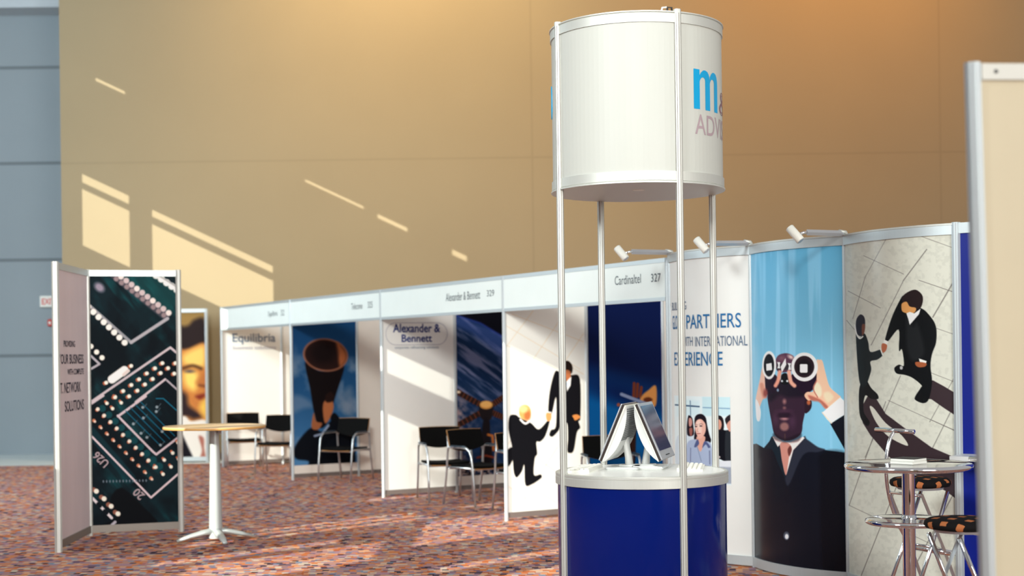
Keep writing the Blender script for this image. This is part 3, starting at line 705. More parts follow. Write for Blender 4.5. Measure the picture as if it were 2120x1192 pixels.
p.poly([(310, 670), (345, 590), (365, 640), (330, 680)], (78, 88, 130), 1).poly([(400, 690), (430, 610), (490, 670), (470, 690), (440, 650)], (78, 88, 130), 1).line([(345, 680), (390, 840)], 7, (120, 134, 160), 1).line([(270, 690), (268, 840)], 7, (90, 96, 130), 1.2).line([(482, 720), (485, 870)], 8, (80, 86, 120), 1.2)
p.poly([(560, 500), (600, 470), (650, 490), (725, 520), (725, 830), (590, 810), (560, 780)], (12, 14, 22), 1.5)
p.poly([(575, 335), (610, 330), (640, 380), (640, 480), (600, 490), (580, 420)], (28, 22, 26), 1.2).poly([(572, 370), (605, 380), (618, 430), (600, 480), (572, 470)], (205, 146, 126), 1.2)
p.poly([(655, 370), (690, 325), (725, 320), (725, 400), (690, 410), (680, 440)], (34, 28, 32), 1.2).poly([(690, 400), (725, 385), (725, 520), (700, 500), (675, 440)], (206, 150, 132), 1.2).poly([(660, 520), (700, 505), (725, 540), (725, 830), (660, 820)], (36, 40, 46), 1.5)
p.ell((592, 790), 11, (205, 190, 190), 1).poly([(590, 835), (725, 830), (730, 910), (590, 900)], (212, 216, 222), 1.5, False).poly([(590, 900), (730, 905), (735, 1090), (590, 1090)], (150, 158, 172), 3, False)
p.build('print', PN[0], 'print', 1.1)

# man with binoculars
S, L = AR[1]; p = Print(S, .02, L-.02, .085, HD-.072, 230, 640, (106, 160, 184))
p.c[:] += np.clip((780-p.Y)/280, 0, 1)[..., None]*np.array([-26, -16, -8])
st = fbm(p.X/14, p.Y/400, 41, 3); p.mixin((slice(None), slice(None)), np.clip((st-.55)*3, 0, .35), (150, 190, 212))
p.frame(1540, 700, 4.583); SK = (42, 26, 40)
p.poly([(60, 1010), (120, 1000), (190, 1040), (240, 980), (270, 930), (330, 1000), (400, 1100), (500, 1000), (570, 940), (620, 1000), (700, 1040), (770, 1060), (960, 1085), (1010, 1085), (1010, 2300), (60, 2300)], (10, 14, 24), 1.5, False)
p.poly([(1010, 690), (820, 812), (960, 1060), (975, 1120), (1010, 1130)], (10, 13, 22), 1.3, False)
p.poly([(560, 945), (600, 960), (700, 1030), (770, 1055), (700, 1080), (560, 1110), (420, 1400), (400, 1200)], (32, 36, 48), 3).poly([(740, 1090), (960, 1090), (970, 1300), (950, 2290), (760, 2290), (720, 1300)], (4, 6, 12), 10, a=.7)
p.poly([(270, 930), (330, 1000), (400, 1320), (330, 1200), (270, 1060), (200, 1050), (240, 990)], (12, 26, 36), 2)
p.poly([(272, 935), (290, 930), (380, 985), (440, 985), (560, 935), (578, 945), (470, 1060), (405, 1290), (385, 1200), (340, 1010), (322, 1030)], (216, 196, 190), 1.2, False)
p.poly([(345, 1000), (390, 985), (440, 1010), (455, 1060), (430, 1120), (400, 1300), (365, 1180), (350, 1080)], (176, 120, 108), 1.5)
p.poly([(440, 1020), (455, 1060), (430, 1120), (415, 1060)], (88, 44, 40), 2)
p.poly([(250, 480), (225, 560), (245, 700), (262, 790), (285, 900), (330, 950), (400, 972), (480, 955), (545, 900), (560, 800), (585, 680), (600, 560), (580, 430), (420, 380), (300, 420)], SK, 1.5)
p.poly([(300, 230), (325, 165), (390, 142), (450, 155), (478, 190), (470, 300), (330, 320)], (70, 44, 62), 1.5).ell((445, 178), (28, 16), (190, 165, 160), 5, .5).ell((360, 190), (34, 24), (98, 66, 78), 8)
p.poly([(585, 560), (640, 590), (640, 660), (605, 705), (578, 700)], (34, 20, 30), 1.2).ell((615, 610), (18, 22), (150, 78, 48), 3)
p.poly([(235, 500), (330, 400), (560, 420), (590, 540), (430, 560), (340, 540), (250, 600)], (22, 16, 28), 8)
for c, r, q in (((385, 600), (16, 22), (130, 90, 90)), ((385, 662), (14, 14), (110, 74, 76)), ((385, 760), (34, 18), (150, 104, 108)), ((385, 838), (42, 40), (124, 86, 84))): p.ell(c, r, q, 5)
p.poly([(300, 740), (345, 708), (420, 705), (470, 740), (440, 752), (340, 752)], (30, 16, 30), 3).ell((385, 690), (60, 14), (66, 36, 58), 6, a=.7).ell((300, 770), (22, 50), (66, 40, 60), 9, a=.8).ell((460, 790), (30, 60), (62, 38, 58), 9, a=.8)
p.line([(390, 910), (390, 970)], 10, (66, 46, 46), 2).poly([(285, 900), (390, 950), (540, 900), (520, 975), (400, 990), (290, 960)], (20, 14, 22), 4, a=.6)
p.poly([(195, 330), (290, 340), (340, 420), (300, 500), (230, 540), (200, 470)], (24, 14, 30), 2).poly([(460, 340), (690, 330), (690, 430), (640, 500), (560, 520), (480, 430)], (26, 14, 30), 2)
p.poly([(178, 260), (195, 330), (205, 480), (215, 560), (180, 580), (150, 660), (135, 740), (112, 640), (115, 560), (150, 400)], (206, 158, 140), 1.5).poly([(150, 440), (185, 430), (200, 530), (180, 570)], (178, 124, 104), 4).ell((205, 520), (20, 40), (120, 60, 56), 4)
p.poly([(115, 580), (158, 680), (150, 780), (120, 760)], (214, 220, 222), 1.5)
p.poly([(690, 215), (715, 205), (745, 215), (775, 330), (815, 460), (890, 530), (915, 570), (800, 660), (770, 665), (715, 600), (650, 585), (610, 590), (575, 545), (600, 510), (660, 500), (690, 380)], (216, 158, 132), 1.3)
p.poly([(665, 450), (700, 420), (735, 470), (735, 540), (700, 560), (668, 510)], (226, 184, 158), 4).poly([(760, 520), (810, 510), (850, 560), (800, 610), (765, 570)], (224, 178, 150), 5).poly([(610, 540), (680, 560), (740, 590), (800, 650), (770, 665), (715, 605), (640, 590)], (150, 88, 74), 4).line([(690, 400), (660, 480), (700, 560)], 10, (140, 84, 70), 2, True)
p.poly([(915, 560), (990, 630), (1010, 640), (1010, 690), (880, 770), (830, 805), (790, 770), (745, 705)], (232, 224, 204), 1.3, False).line([(745, 705), (830, 805)], 10, (214, 178, 160), 2)
p.ell((240, 256), (66, 132), (236, 234, 224), 1.3).ell((238, 256), (50, 108), (16, 18, 24), 1.3).poly([(212, 245), (262, 235), (268, 300), (215, 308)], (236, 234, 226), 1.3, False)
p.ell((575, 272), (126, 136), (238, 234, 222), 1.3).ell((573, 270), (96, 104), (34, 22, 28), 1.3).ell((572, 275), (70, 74), (18, 14, 18), 6)
p.poly([(532, 252), (540, 246), (598, 246), (604, 254), (604, 318), (596, 326), (540, 326), (532, 318)], (238, 234, 226), 1.3, False)
p.poly([(310, 240), (450, 235), (450, 300), (310, 300)], (40, 34, 40), 1.3, False).poly([(395, 190), (402, 250), (360, 325), (350, 270)], (226, 222, 212), 1.3, False).poly([(318, 225), (345, 228), (340, 260), (345, 285), (318, 285), (326, 258)], (214, 214, 210), 1.2, False).poly([(415, 235), (448, 238), (440, 260), (448, 300), (420, 300), (428, 262)], (206, 206, 204), 1.2, False)
p.poly([(355, 350), (385, 330), (415, 345), (425, 420), (400, 440), (360, 430), (352, 390)], (8, 12, 16), 1.5).ell((362, 406), 10, (170, 175, 180), 1.2).ell((412, 406), 10, (190, 195, 200), 1.2)
p.line([(340, 320), (325, 400), (300, 450)], 34, (196, 132, 112), 3, True).line([(428, 320), (445, 410), (480, 450)], 36, (206, 142, 122), 3, True)
p.ell((322, 492), (10, 14), (110, 130, 150), 2)
p.frame(1550, 950, 4.926).ell((385, 782), (30, 42), (60, 66, 78), 2).ell((388, 790), (18, 26), (198, 202, 210), 2)
p.build('print', PN[1], 'print_gloss', 1.65)

# two men seen from above
S, L = AR[2]; p = Print(S, .02, L-.02, .085, HD-.072, 250, 720, (204, 204, 190))
p.mixin((slice(None), slice(None)), np.clip((fbm(p.X/7, p.Y/7, 51, 3)-.5)*2, 0, .3), (176, 176, 164))
p.frame(1740, 580, 3.138)
for a, b, w in (((740, 0), (600, 240), 7), ((410, 0), (200, 420), 4), ((160, -20), (80, 250), 3), ((510, 0), (760, 85), 4), ((50, 70), (260, 180), 3), ((590, 300), (760, 360), 3), ((390, 620), (160, 1150), 4), ((735, 640), (580, 920), 4), ((310, 780), (760, 985), 3), ((560, 590), (740, 660), 3), ((40, 260), (90, 320), 3), ((560, -200), (410, 0), 6), ((900, -260), (740, 0), 7), ((330, -330), (160, -20), 3), ((150, -160), (410, -40), 3), ((400, -330), (760, -200), 3)):
    p.line([a, b], w, (98, 92, 88), 1.2, a=.85)
p.frame(1720, 440, 1.585)
for a, b, w in (((290, 860), (420, 600), 2.5), ((100, 1190), (215, 900), 2.5), ((260, 1190), (420, 890), 3), ((60, 960), (420, 1130), 1.5), ((180, 620), (60, 960), 2), ((330, 680), (420, 720), 1.8)): p.line([a, b], w, (98, 92, 88), 1, a=.85)
SH = (54, 42, 46)
p.poly([(105, 690), (100, 640), (122, 600), (150, 612), (180, 660), (240, 705), (330, 770), (400, 800), (425, 830), (425, 950), (380, 915), (300, 870), (240, 840), (190, 800), (130, 730)], SH, 1.5, False)
p.poly([(140, 640), (180, 690), (232, 730), (252, 765), (190, 735), (150, 690), (128, 640)], (206, 204, 190), 1.2)
p.poly([(300, 560), (335, 550), (372, 570), (425, 602), (425, 676), (370, 640), (330, 612), (300, 610)], SH, 1.5, False)
p.frame(1740, 580, 3.138); BK = (14, 16, 18)
p.poly([(125, 690), (160, 640), (200, 700), (240, 740), (245, 770), (200, 770), (160, 750), (150, 850), (190, 920), (170, 945), (130, 890), (120, 800)], BK, 1.2)
p.poly([(100, 330), (120, 380), (155, 345), (180, 400), (195, 465), (265, 450), (275, 485), (240, 515), (195, 528), (200, 580), (180, 650), (165, 690), (130, 680), (112, 560)], (22, 30, 32), 1.2)
p.poly([(100, 300), (105, 250), (130, 222), (155, 240), (160, 290), (140, 360), (110, 350)], (36, 34, 44), 1.2).poly([(140, 290), (160, 290), (155, 340), (140, 355)], (110, 66, 52), 1.5).line([(92, 290), (105, 350), (125, 378), (145, 365)], 8, (220, 220, 214), 1, True).line([(262, 450), (275, 485)], 9, (214, 214, 206), 1)
p.poly([(410, 100), (430, 180), (520, 180), (580, 230), (620, 300), (622, 400), (595, 480), (585, 560), (595, 660), (575, 770), (540, 798), (490, 780), (485, 755), (520, 700), (525, 680), (470, 635), (420, 615), (365, 605), (350, 570), (380, 548), (412, 552), (400, 450), (380, 455), (378, 320), (310, 395), (290, 385), (330, 250), (375, 150)], BK, 1.3)
p.poly([(430, 200), (470, 300), (500, 280), (545, 470), (470, 520), (430, 420)], (34, 36, 38), 8, a=.7)
p.poly([(400, 110), (440, 75), (490, 62), (530, 95), (535, 140), (515, 185), (470, 180), (430, 160), (408, 150)], (36, 26, 26), 1.2).poly([(400, 150), (430, 140), (450, 170), (490, 180), (480, 210), (440, 215), (405, 205), (396, 180)], (206, 146, 84), 1.5)
p.poly([(428, 215), (450, 205), (480, 215), (520, 185), (510, 220), (450, 290), (440, 250)], (228, 228, 220), 1.2, False)
p.poly([(285, 385), (312, 398), (300, 420), (278, 410)], (222, 222, 214), 1, False).poly([(272, 410), (302, 420), (296, 455), (276, 470), (266, 440)], (170, 96, 66), 1.2)
p.poly([(510, 508), (560, 525), (555, 540), (515, 532)], (224, 224, 216), 1, False).poly([(492, 530), (556, 538), (550, 560), (510, 565), (488, 550)], (158, 86, 52), 1.3)
p.ell((395, 568), (10, 12), (180, 180, 178), 1.5)
p.build('print', PN[2], 'print_gloss', 1.2)

# clip-on spotlights along the top
def spotlight(head, base, label, Yh, Yb):
    b = at(*base, Yb); h = at(*head, Yh)
    t = thing('arm_spotlight', label, 'spotlight', b, 'clip-on arm spotlights')
    MB().tube([b+np.array([.03, .02, -.03]), b+np.array([.0, 0, .02]), b+np.array([-.05, -.02, .025])], .014, 8).build('clamp', 'alu_warm', t, True)
    k = h+np.array([.065, .0, .012]); MB().tube([b+np.array([-.02, -.01, .01]), k+np.array([.02, .01, 0])], .013, 4, 1.6).build('arm', 'bezel', t)
    MB().tube([k+np.array([.02, .01, 0]), k, k+np.array([-.05, 0, -.02])], .010, 8).build('joint', 'chrome', t, True)
    d = np.array([.46, -.25, -.62]); d /= np.linalg.norm(d)
    lamp = MB().tube([h-d*.065, h-d*.06, h+d*.06, h+d*.063], [.026, .031, .031, .029], 16).build('lamp_head', 'keyw', t, auto=50)
    MB().tube([h+d*.0632, h+d*.066], [.025, .025], 16).build('lens', 'bezel', lamp)
spotlight((1286.5, 524), (1390, 525), 'white spotlight on an arm over the last name board, furthest back', 11.75, E[0][1])
spotlight((1452, 507), (1553, 506), 'white spotlight on an arm above the white slogan panel', 10.9, E[1][1])
spotlight((1646, 484.5), (1750, 486), 'white spotlight on an arm above the binoculars panel, nearest of three', 10.05, E[2][1])
# ------------------------------------------------------------------ round kiosk
KY = 8.45; K = at(1328, 977, KY)[:2]; KR = .50; ZC = 1.0
ZB, ZT = at(1319, 397, KY)[2]-.005, at(1315, 64, KY)[2]
kt = thing('kiosk', 'round kiosk, glossy blue counter below a big white drum sign on four poles', 'kiosk', (K[0], K[1], 0))
KS = Arc(K, KR, (0, -1), (1, 0)); KS.nu = 64
full = 2*math.pi*KR
def ring(prof): return MB().lathe(prof, (K[0], K[1], 0), 96)
ring([(KR-.012, .04), (KR-.004, .05), (KR-.004, .94), (KR-.012, .945)]).build('counter_body', 'blue', kt, auto=40)
ring([(KR-.03, 0), (KR+.004, 0), (KR+.004, .05), (KR-.03, .055)]).build('base_ring', 'alu', kt, auto=40)
ring([(KR-.02, .932), (KR+.008, .934), (KR+.008, .978), (KR+.006, .980), (KR+.006, .984), (KR+.008, .986), (KR+.008, .997), (KR+.002, 1.0005), (KR-.016, 1.0005), (KR-.02, .99)]).build('counter_rim', 'alu_warm', kt, auto=30)
ring([(.01, .985), (KR-.014, .985), (KR-.014, ZC), (.01, ZC)]).build('countertop', 'counter', kt, auto=30)
angs = [22.3, 112.3, 202.3, 292.3]
for k, a in enumerate(angs):
    f = math.radians(a); x, y = K[0]+(KR+.004)*math.sin(f), K[1]-(KR+.004)*math.cos(f)
    pl_ = MB().lathe([(.021, 0), (.021, ZT+.012)], (x, y, 0), 8).build('pole', 'alu_warm', kt); mb = MB()
    for j in range(8):
        g = math.pi/8+j*math.pi/4; mb.box((x+.0188*math.cos(g), y+.0188*math.sin(g), ZT/2), (.002, .0032, ZT-.02), g)
    mb.build('groove', 'base_grey', pl_)
drums = []
for k, a in enumerate(angs):
    u0 = KR*math.radians(a)+.018; u1 = KR*math.radians(a+90)-.018
    S = Arc(K, KR, (0, -1), (1, 0)); S.nu = 24
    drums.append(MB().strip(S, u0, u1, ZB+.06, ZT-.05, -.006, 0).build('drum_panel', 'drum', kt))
ring([(KR-.02, ZT-.062), (KR+.007, ZT-.062), (KR+.007, ZT-.012), (KR+.004, ZT-.010), (KR+.012, ZT-.006), (KR+.012, ZT), (KR-.02, ZT)]).build('top_ring', 'alu_warm', kt, auto=30)
ring([(KR-.02, ZB), (KR+.012, ZB), (KR+.012, ZB+.008), (KR+.004, ZB+.012), (KR+.007, ZB+.014), (KR+.007, ZB+.065), (KR-.02, ZB+.065)]).build('bottom_ring', 'alu_warm', kt, auto=30)
ring([(.01, ZB+.004), (KR-.018, ZB+.004), (KR-.018, ZB+.016), (.01, ZB+.016)]).build('drum_underside', 'under', kt)
dl = at(1322, 391, 8.3); MB().lathe([(.005, ZB-.004), (.034, ZB-.004), (.04, ZB+.004), (.005, ZB+.004)], (dl[0], dl[1], 0), 24).build('downlight', 'keyw', kt)
c = at(1384, 18, 8.05); MB().tube([c+np.array([-.045, 0, -.03]), c+np.array([-.035, 0, .006]), c+np.array([-.01, 0, .008])], .006, 8).build('cable_clip', 'keyw', kt, True)
MB().tube([c+np.array([-.01, 0, -.03]), c+np.array([-.006, 0, .008]), c+np.array([.018, 0, .006]), c+np.array([.02, .02, -.03])], .006, 8).build('cable', 'slot', kt, True)
uu = lambda x, y: KS.inv(x, y)[0]; vv_ = lambda x, y: KS.inv(x, y)[1]
def letter_m():                            # heavy lower-case m drawn as three stems and two arches
    U0, U1, V0, V1 = uu(1436, 190), uu(1484.5, 190), vv_(1460, 228), vv_(1460, 146); mb = MB()
    def strip(a, b):
        n = len(a); q = [KS.pos(U0+(U1-U0)*x, V0+(V1-V0)*y, .0012) for x, y in a+b]
        mb.add(q, [(i, i+1, n+i+1, n+i) for i in range(n-1)])
    for x0, x1, t_ in ((0, .20, 1.0), (.40, .60, .70), (.80, 1.0, .70)): strip([(x0, 0), (x0, t_)], [(x1, 0), (x1, t_)])
    for x0, x1 in ((.20, .60), (.60, 1.0)):
        out = [(x0, .86), (x0+.06, .94), (x0+.13, .99), (x0+.21, 1.0), (x0+.30, .97), (x0+.36, .90), (x1-.01, .80), (x1, .70)]
        inn = [(x0, .70), (x0+.03, .76), (x0+.07, .80), (x0+.12, .815), (x0+.16, .80), (x0+.19, .77), (x0+.20, .73), (x0+.20, .70)]
        strip(out, inn)
    return mb.build('lettering', 'ink_cyan', drums[0])
letter_m()
text_into(MB(), KS, '&', uu(1488.5, 220), KR*math.radians(88), vv_(1490, 237), vv_(1490, 189), o=.0012).build('lettering', 'ink_plum', drums[0])
text_into(MB(), KS, 'ADVIS', uu(1439, 258), uu(1495.2, 262), vv_(1465, 281), vv_(1465, 239), o=.0012, bold=.004).build('lettering', 'ink_mauve', drums[0])
ring_ = [KS.pos(KR*math.radians(-90.5+4*math.cos(a)), at(1140, 213, KY)[2]+.095*math.sin(a), .0015) for a in np.linspace(0, 2*math.pi, 40)]
MB().tube(ring_, .004, 5).build('lettering', 'ink_cyan', drums[2])

# monitors on the counter
def monitor(label, x, y, rz):
    t = thing('monitor', label, 'monitor', (0, 0, 0), 'flat monitors on the kiosk')
    tilt = math.atan2(.14, .33); ct, st_ = math.cos(tilt), math.sin(tilt)
    R = np.array([[ct, 0, -st_], [0, 1, 0], [st_, 0, ct]])           # screen leans back (local +x is the viewing side)
    c0 = np.array([.012, 0, .225])
    P = lambda a, b, c_: c0+R@np.array([a, b, c_])
    h, w = .18, .205
    fr = MB().rbox(P(.012, 0, 0), (.010, 2*w, 2*h), .004, R=R).build('front_frame', 'bezel', t)
    MB().box(P(.0175, 0, .018), (.003, 2*w-.05, 2*h-.075), R=R).build('screen', 'screen', fr)
    for k in range(5): MB().box(P(.0178, -.05+.025*k, -h+.022), (.003, .014, .006), R=R).build('button', 'slot', fr)
    MB().box(P(.001, 0, 0), (.013, 2*w-.002, 2*h-.002), R=R).build('edge_band', 'brown', t)
    MB().rbox(P(-.010, 0, 0), (.010, 2*w, 2*h), .004, R=R).build('back_frame', 'keyw', t)
    n = 12; vs = []; zs_ = np.linspace(-h+.004, h-.004, n+1)                # bulging back shell
    for z in zs_:
        b = .046*max(1-abs((z+.02)/(h+.02 if z > -.02 else h-.02))**2.2, 0)
        for y_ in (-w+.012, w-.012): vs.append(P(-.014, y_, z)); vs.append(P(-.014-b, y_*.96, z))
    fs = []
    for i in range(n):
        a = i*4; b = a+4; fs += [(a, a+1, b+1, b), (a+2, b+2, b+3, a+3), (a+1, a+3, b+3, b+1)]
    fs += [(0, 2, 3, 1), (n*4, n*4+1, n*4+3, n*4+2)]
    sh_ = MB().add(vs, fs).build('back_shell', 'plastic', t, auto=35)
    vv = MB()
    for z in np.linspace(-.02, .16, 16):
        b = .046*max(1-abs((z+.02)/(h+.02))**2.2, 0)+.0125; vv.box(P(-b, 0, z), (.006, 1.75*w, .0085), R=R)
    vv.build('vents', 'vent', sh_)
    MB().tube([(-.045, 0, .02), (-.04, 0, .07), (-.03, 0, .13), (-.025, 0, .19)], [.040, .034, .032, .036], 10, .62).build('neck', 'plastic', t, True)
    MB().rbox((-.02, 0, .008), (.20, .21, .016), .008).tube([(-.1, -.1, .017), (.02, -.1, .019), (.075, -.1, .014)], .004, 6).rbox((-.03, 0, .021), (.09, .10, .012), .01).build('foot', 'plastic', t)
    t.location = (x, y, ZC); t.rotation_euler = (0, 0, rz); return t
YM = 8.58; az = math.atan2(.29, .96)
mL = monitor('left monitor on the kiosk, facing left with its vented grey back to view', at(1288, 968, YM)[0], YM, math.pi-az)
mR = monitor('right monitor on the kiosk, its dark screen facing right', at(1352, 968, YM)[0], YM, -az)
def keyboard(label, x, y, rz, L=.40, ports=True):
    t = thing('keyboard', label, 'keyboard', (0, 0, 0), 'white keyboards on the kiosk')
    body = MB().add([(-.075, -L/2, 0), (.075, -L/2, 0), (.075, L/2, 0), (-.075, L/2, 0), (-.075, -L/2, .020), (.075, -L/2, .010), (.075, L/2, .010), (-.075, L/2, .020)],
                    [(3, 2, 1, 0), (4, 5, 6, 7), (0, 1, 5, 4), (1, 2, 6, 5), (2, 3, 7, 6), (3, 0, 4, 7)]).build('body', 'keyw', t)
    n = 15; top = lambda x_: .020-(x_+.075)/.15*.010
    for r in range(5):
        mb = MB(); x_ = -.056+r*.027
        for k in range(n): mb.rbox((x_, -L/2+.018+k*(L-.036)/(n-1), top(x_)+.003), (.021, (L-.036)/(n-1)*.82, .008), .003)
        mb.build('key_row', 'keyw', t)
    mb = MB()
    for k in range(4): mb.box((-.045+k*.03, -L/2-.0005, .008), (.018, .002, .003))
    if ports: mb.build('port_row', 'slot', body)
    t.location = (x, y, ZC); t.rotation_euler = (0, 0, rz)
    return t
keyboard('white keyboard at the left edge of the kiosk, by the monitor facing left', at(1208, 966, 8.53)[0], 8.53, math.pi+math.atan2(-.26, .97))
keyboard('white keyboard at the right of the kiosk, by the monitor facing right', at(1431, 968, 8.53)[0], 8.53, -math.atan2(.16, .97), .40, False)

# ------------------------------------------------------------------ tall round table at left
q = floor_at(447, 1120); t = thing('bar_table', 'tall round beech-topped table on a tapered grey column with splayed feet', 'table', q)
zt = at(436, 881, q[1])[2]; RT = 105/F*q[1]
top = MB().lathe([(.01, zt-.024), (RT-.012, zt-.024), (RT-.002, zt-.006), (RT-.003, zt), (.01, zt)], q, 64).build('tabletop', 'tabletop', t, auto=30)
MB().lathe([(RT-.006, zt-.0245), (RT-.0015, zt-.022), (RT+.0005, zt-.008), (RT-.003, zt-.003)], q, 64).build('table_edge', 'tedge', top, auto=60)
MB().lathe([(.064, .03), (.062, .08), (.058, .3), (.046, .8), (.040, zt-.05), (.040, zt-.024)], q, 28).build('column', 'powder', t, auto=50)
MB().box((q[0], q[1], zt-.032), (.17, .17, .014)).box((q[0]+.055, q[1]-.03, zt-.055), (.03, .03, .04)).build('mounting_plate', 'bezel', t)
for a in (math.radians(205), math.radians(295), math.radians(25), math.radians(115)):
    d = np.array([math.cos(a), math.sin(a), 0]); qq = q
    MB().tube([qq+d*.02+np.array([0, 0, .10]), qq+d*.12+np.array([0, 0, .085]), qq+d*.24+np.array([0, 0, .058]), qq+d*.36+np.array([0, 0, .022])], [.05, .042, .034, .022], 10, .62).build('foot', 'powder', t, True)

# ------------------------------------------------------------------ chairs in the booths
def make_chair(label):
    t = thing('armchair', label, 'chair', (0, 0, 0), 'black armchairs in the booths')
    n = 9; vs = []
    for i in range(n):                                                    # seat pad, dished
        x = -.235+.47*i/(n-1)
        for y, z in ((-.25, .445), (-.24, .462), (-.1, .458), (.1, .452), (.2, .46), (.2, .435), (-.1, .43), (-.24, .432)): vs.append((x, y, z-.012*math.cos(math.pi*x/.5)))
    fs = [tuple(range(8)), tuple(range((n-1)*8+7, (n-1)*8-1, -1))]
    for i in range(n-1):
        for k in range(8): l = (k+1) % 8; fs.append((i*8+k, i*8+8+k, i*8+8+l, i*8+l))
    MB().add(vs, fs).build('seat', 'black', t, auto=40)
    MB().rbox((0, -.02, .418), (.45, .44, .012), .006).build('seat_shell', 'wood', t)
    def back(y0, th, grow):
        vs = []; m_ = 13
        for i in range(m_):
            x = (-.245-grow)+(.49+2*grow)*i/(m_-1); c_ = .03*(x/.245)**2; zb = .60+.055*(abs(x)/.25)**2-grow; zt_ = .845+grow-.004*(x/.245)**2
            for z, dy in ((zb, 0), (zt_, .055)):
                for o in (0, th): vs.append((x, y0+dy-c_+o, z))
        fs = [(0, 1, 3, 2), ((m_-1)*4, (m_-1)*4+2, (m_-1)*4+3, (m_-1)*4+1)]
        for i in range(m_-1):
            a = i*4; b = a+4; fs += [(a, b, b+1, a+1), (a+2, a+3, b+3, b+2), (a, a+2, b+2, b), (a+1, b+1, b+3, a+3)]
        return MB().add(vs, fs)
    bk = back(.20, .02, 0).build('backrest', 'black', t, auto=40)
    back(.221, .012, .004).build('backrest_shell', 'wood', bk, auto=40)
    for s in (-1, 1):
        x = .265*s
        MB().tube([(x, -.265, 0), (x, -.25, .25), (x, -.225, .45), (x, -.205, .56), (x, -.18, .615), (x, -.13, .648), (x, -.06, .655)], .0125, 8).build('leg', 'tube', t, True)
        MB().tube([(x, .30, 0), (x, .255, .25), (x, .225, .45), (x, .215, .58), (x, .205, .64), (x, .17, .655), (x, .10, .655)], .0125, 8).build('leg', 'tube', t, True)
        ar = MB().tube([(x, -.06, .655), (x, .10, .655)], .0125, 8).build('arm', 'tube', t, True)
        MB().rbox((x, .03, .668), (.045, .26, .018), .008).build('arm_pad', 'pad', ar)
        MB().tube([(x, .215, .60), (s*.245, .225, .66), (s*.235, .25, .78)], .011, 8).build('back_support', 'tube', t, True)
        MB().tube([(x, -.225, .428), (x, .225, .428)], .010, 8).build('side_rail', 'tube', t, True)
    MB().tube([(-.265, -.2, .41), (.265, -.2, .41)], .010, 8).tube([(-.265, .2, .41), (.265, .2, .41)], .010, 8).build('cross_rail', 'tube', t, True)
    return t
first = None
for lb, px, py, fx, fy in (
    ('black armchair with chrome arms against the white booth panel with navy lettering', 922, 1033, .31, -.95),
    ('black armchair right beside it, in front of the satellite picture, standing in front', 990, 1043, .66, -.75),
    ('black armchair mostly hidden behind the post left of the handshake picture', 1092, 1059, .5, -.86),
    ('left black armchair in the furthest booth, seen over the tall beech table', 506, 969, .25, -.97),
    ('right black armchair in the furthest booth, half hidden by the next post', 576, 979, -.15, -.99),
    ('lone black armchair in front of the telescope picture', 715, 994, -.45, -.89)):
    o = make_chair(lb) if first is None else copy_tree(first)
    if first is None: first = o
    q = floor_at(px, py); o.location = q; o.rotation_euler = (0, 0, math.atan2(fx, -fy)); o['label'] = lb
o = copy_tree(first); o.location = (.99, 14.55, 0); o.rotation_euler = (0, 0, math.atan2(.12, .99)); o['label'] = 'black armchair seen between the kiosk poles, in front of the blue picture with hands'

# ------------------------------------------------------------------ chrome bar table, notepads and stools at right
TY = 8.1; q = at(1880, 962, TY); q[2] = 0; t = thing('bar_table', 'polished chrome two-tier bar table with a round top and a lower shelf', 'table', q)
zt = at(1880, 958, TY)[2]; R1 = 130/F*TY; zs2 = at(1881, 1073, TY)[2]; R2 = 88.5/F*TY
def disc(R, z, th): return MB().lathe([(.02, z-th), (R-.012, z-th), (R-.003, z-th*.8), (R, z-th*.5), (R-.003, z-th*.2), (R-.010, z), (R-.014, z-.002), (.02, z-.002)], q, 80)
disc(R1, zt, .034).build('tabletop', 'chrome', t, auto=40)
disc(R2, zs2, .030).build('shelf', 'chrome', t, auto=40)
MB().lathe([(.036, .02), (.036, zt-.034)], q, 32).build('column', 'chrome', t, auto=40)
MB().lathe([(.05, zt-.05), (.05, zt-.034), (.0365, zt-.034)], q, 32).lathe([(.042, zs2), (.042, zs2+.016), (.036, zs2+.018)], q, 32).build('collar', 'chrome', t, auto=40)
MB().lathe([(.02, 0), (.24, 0), (.24, .008), (.20, .018), (.05, .034), (.036, .05)], q, 64).build('foot', 'chrome', t, auto=40)
for k, (lb, dz, rz) in enumerate((('white notepad lying directly on the chrome table top', 0, .72), ('white notepad with a dark cover, stacked on top of the other one', .0165, .80))):
    c = at(1881, 958, TY-.02); z0 = zt-.002+dz
    n = thing('notepad', lb, 'notepad', (c[0], c[1], z0), 'notepads on the chrome table')
    MB().rbox((c[0], c[1], z0+.007), (.145, .145, .0135), .002, rz).build('pages', 'paper', n)
    MB().box((c[0], c[1], z0+.0148), (.145, .145, .0025), rz).build('cover', 'cover' if k else 'keyw', n)
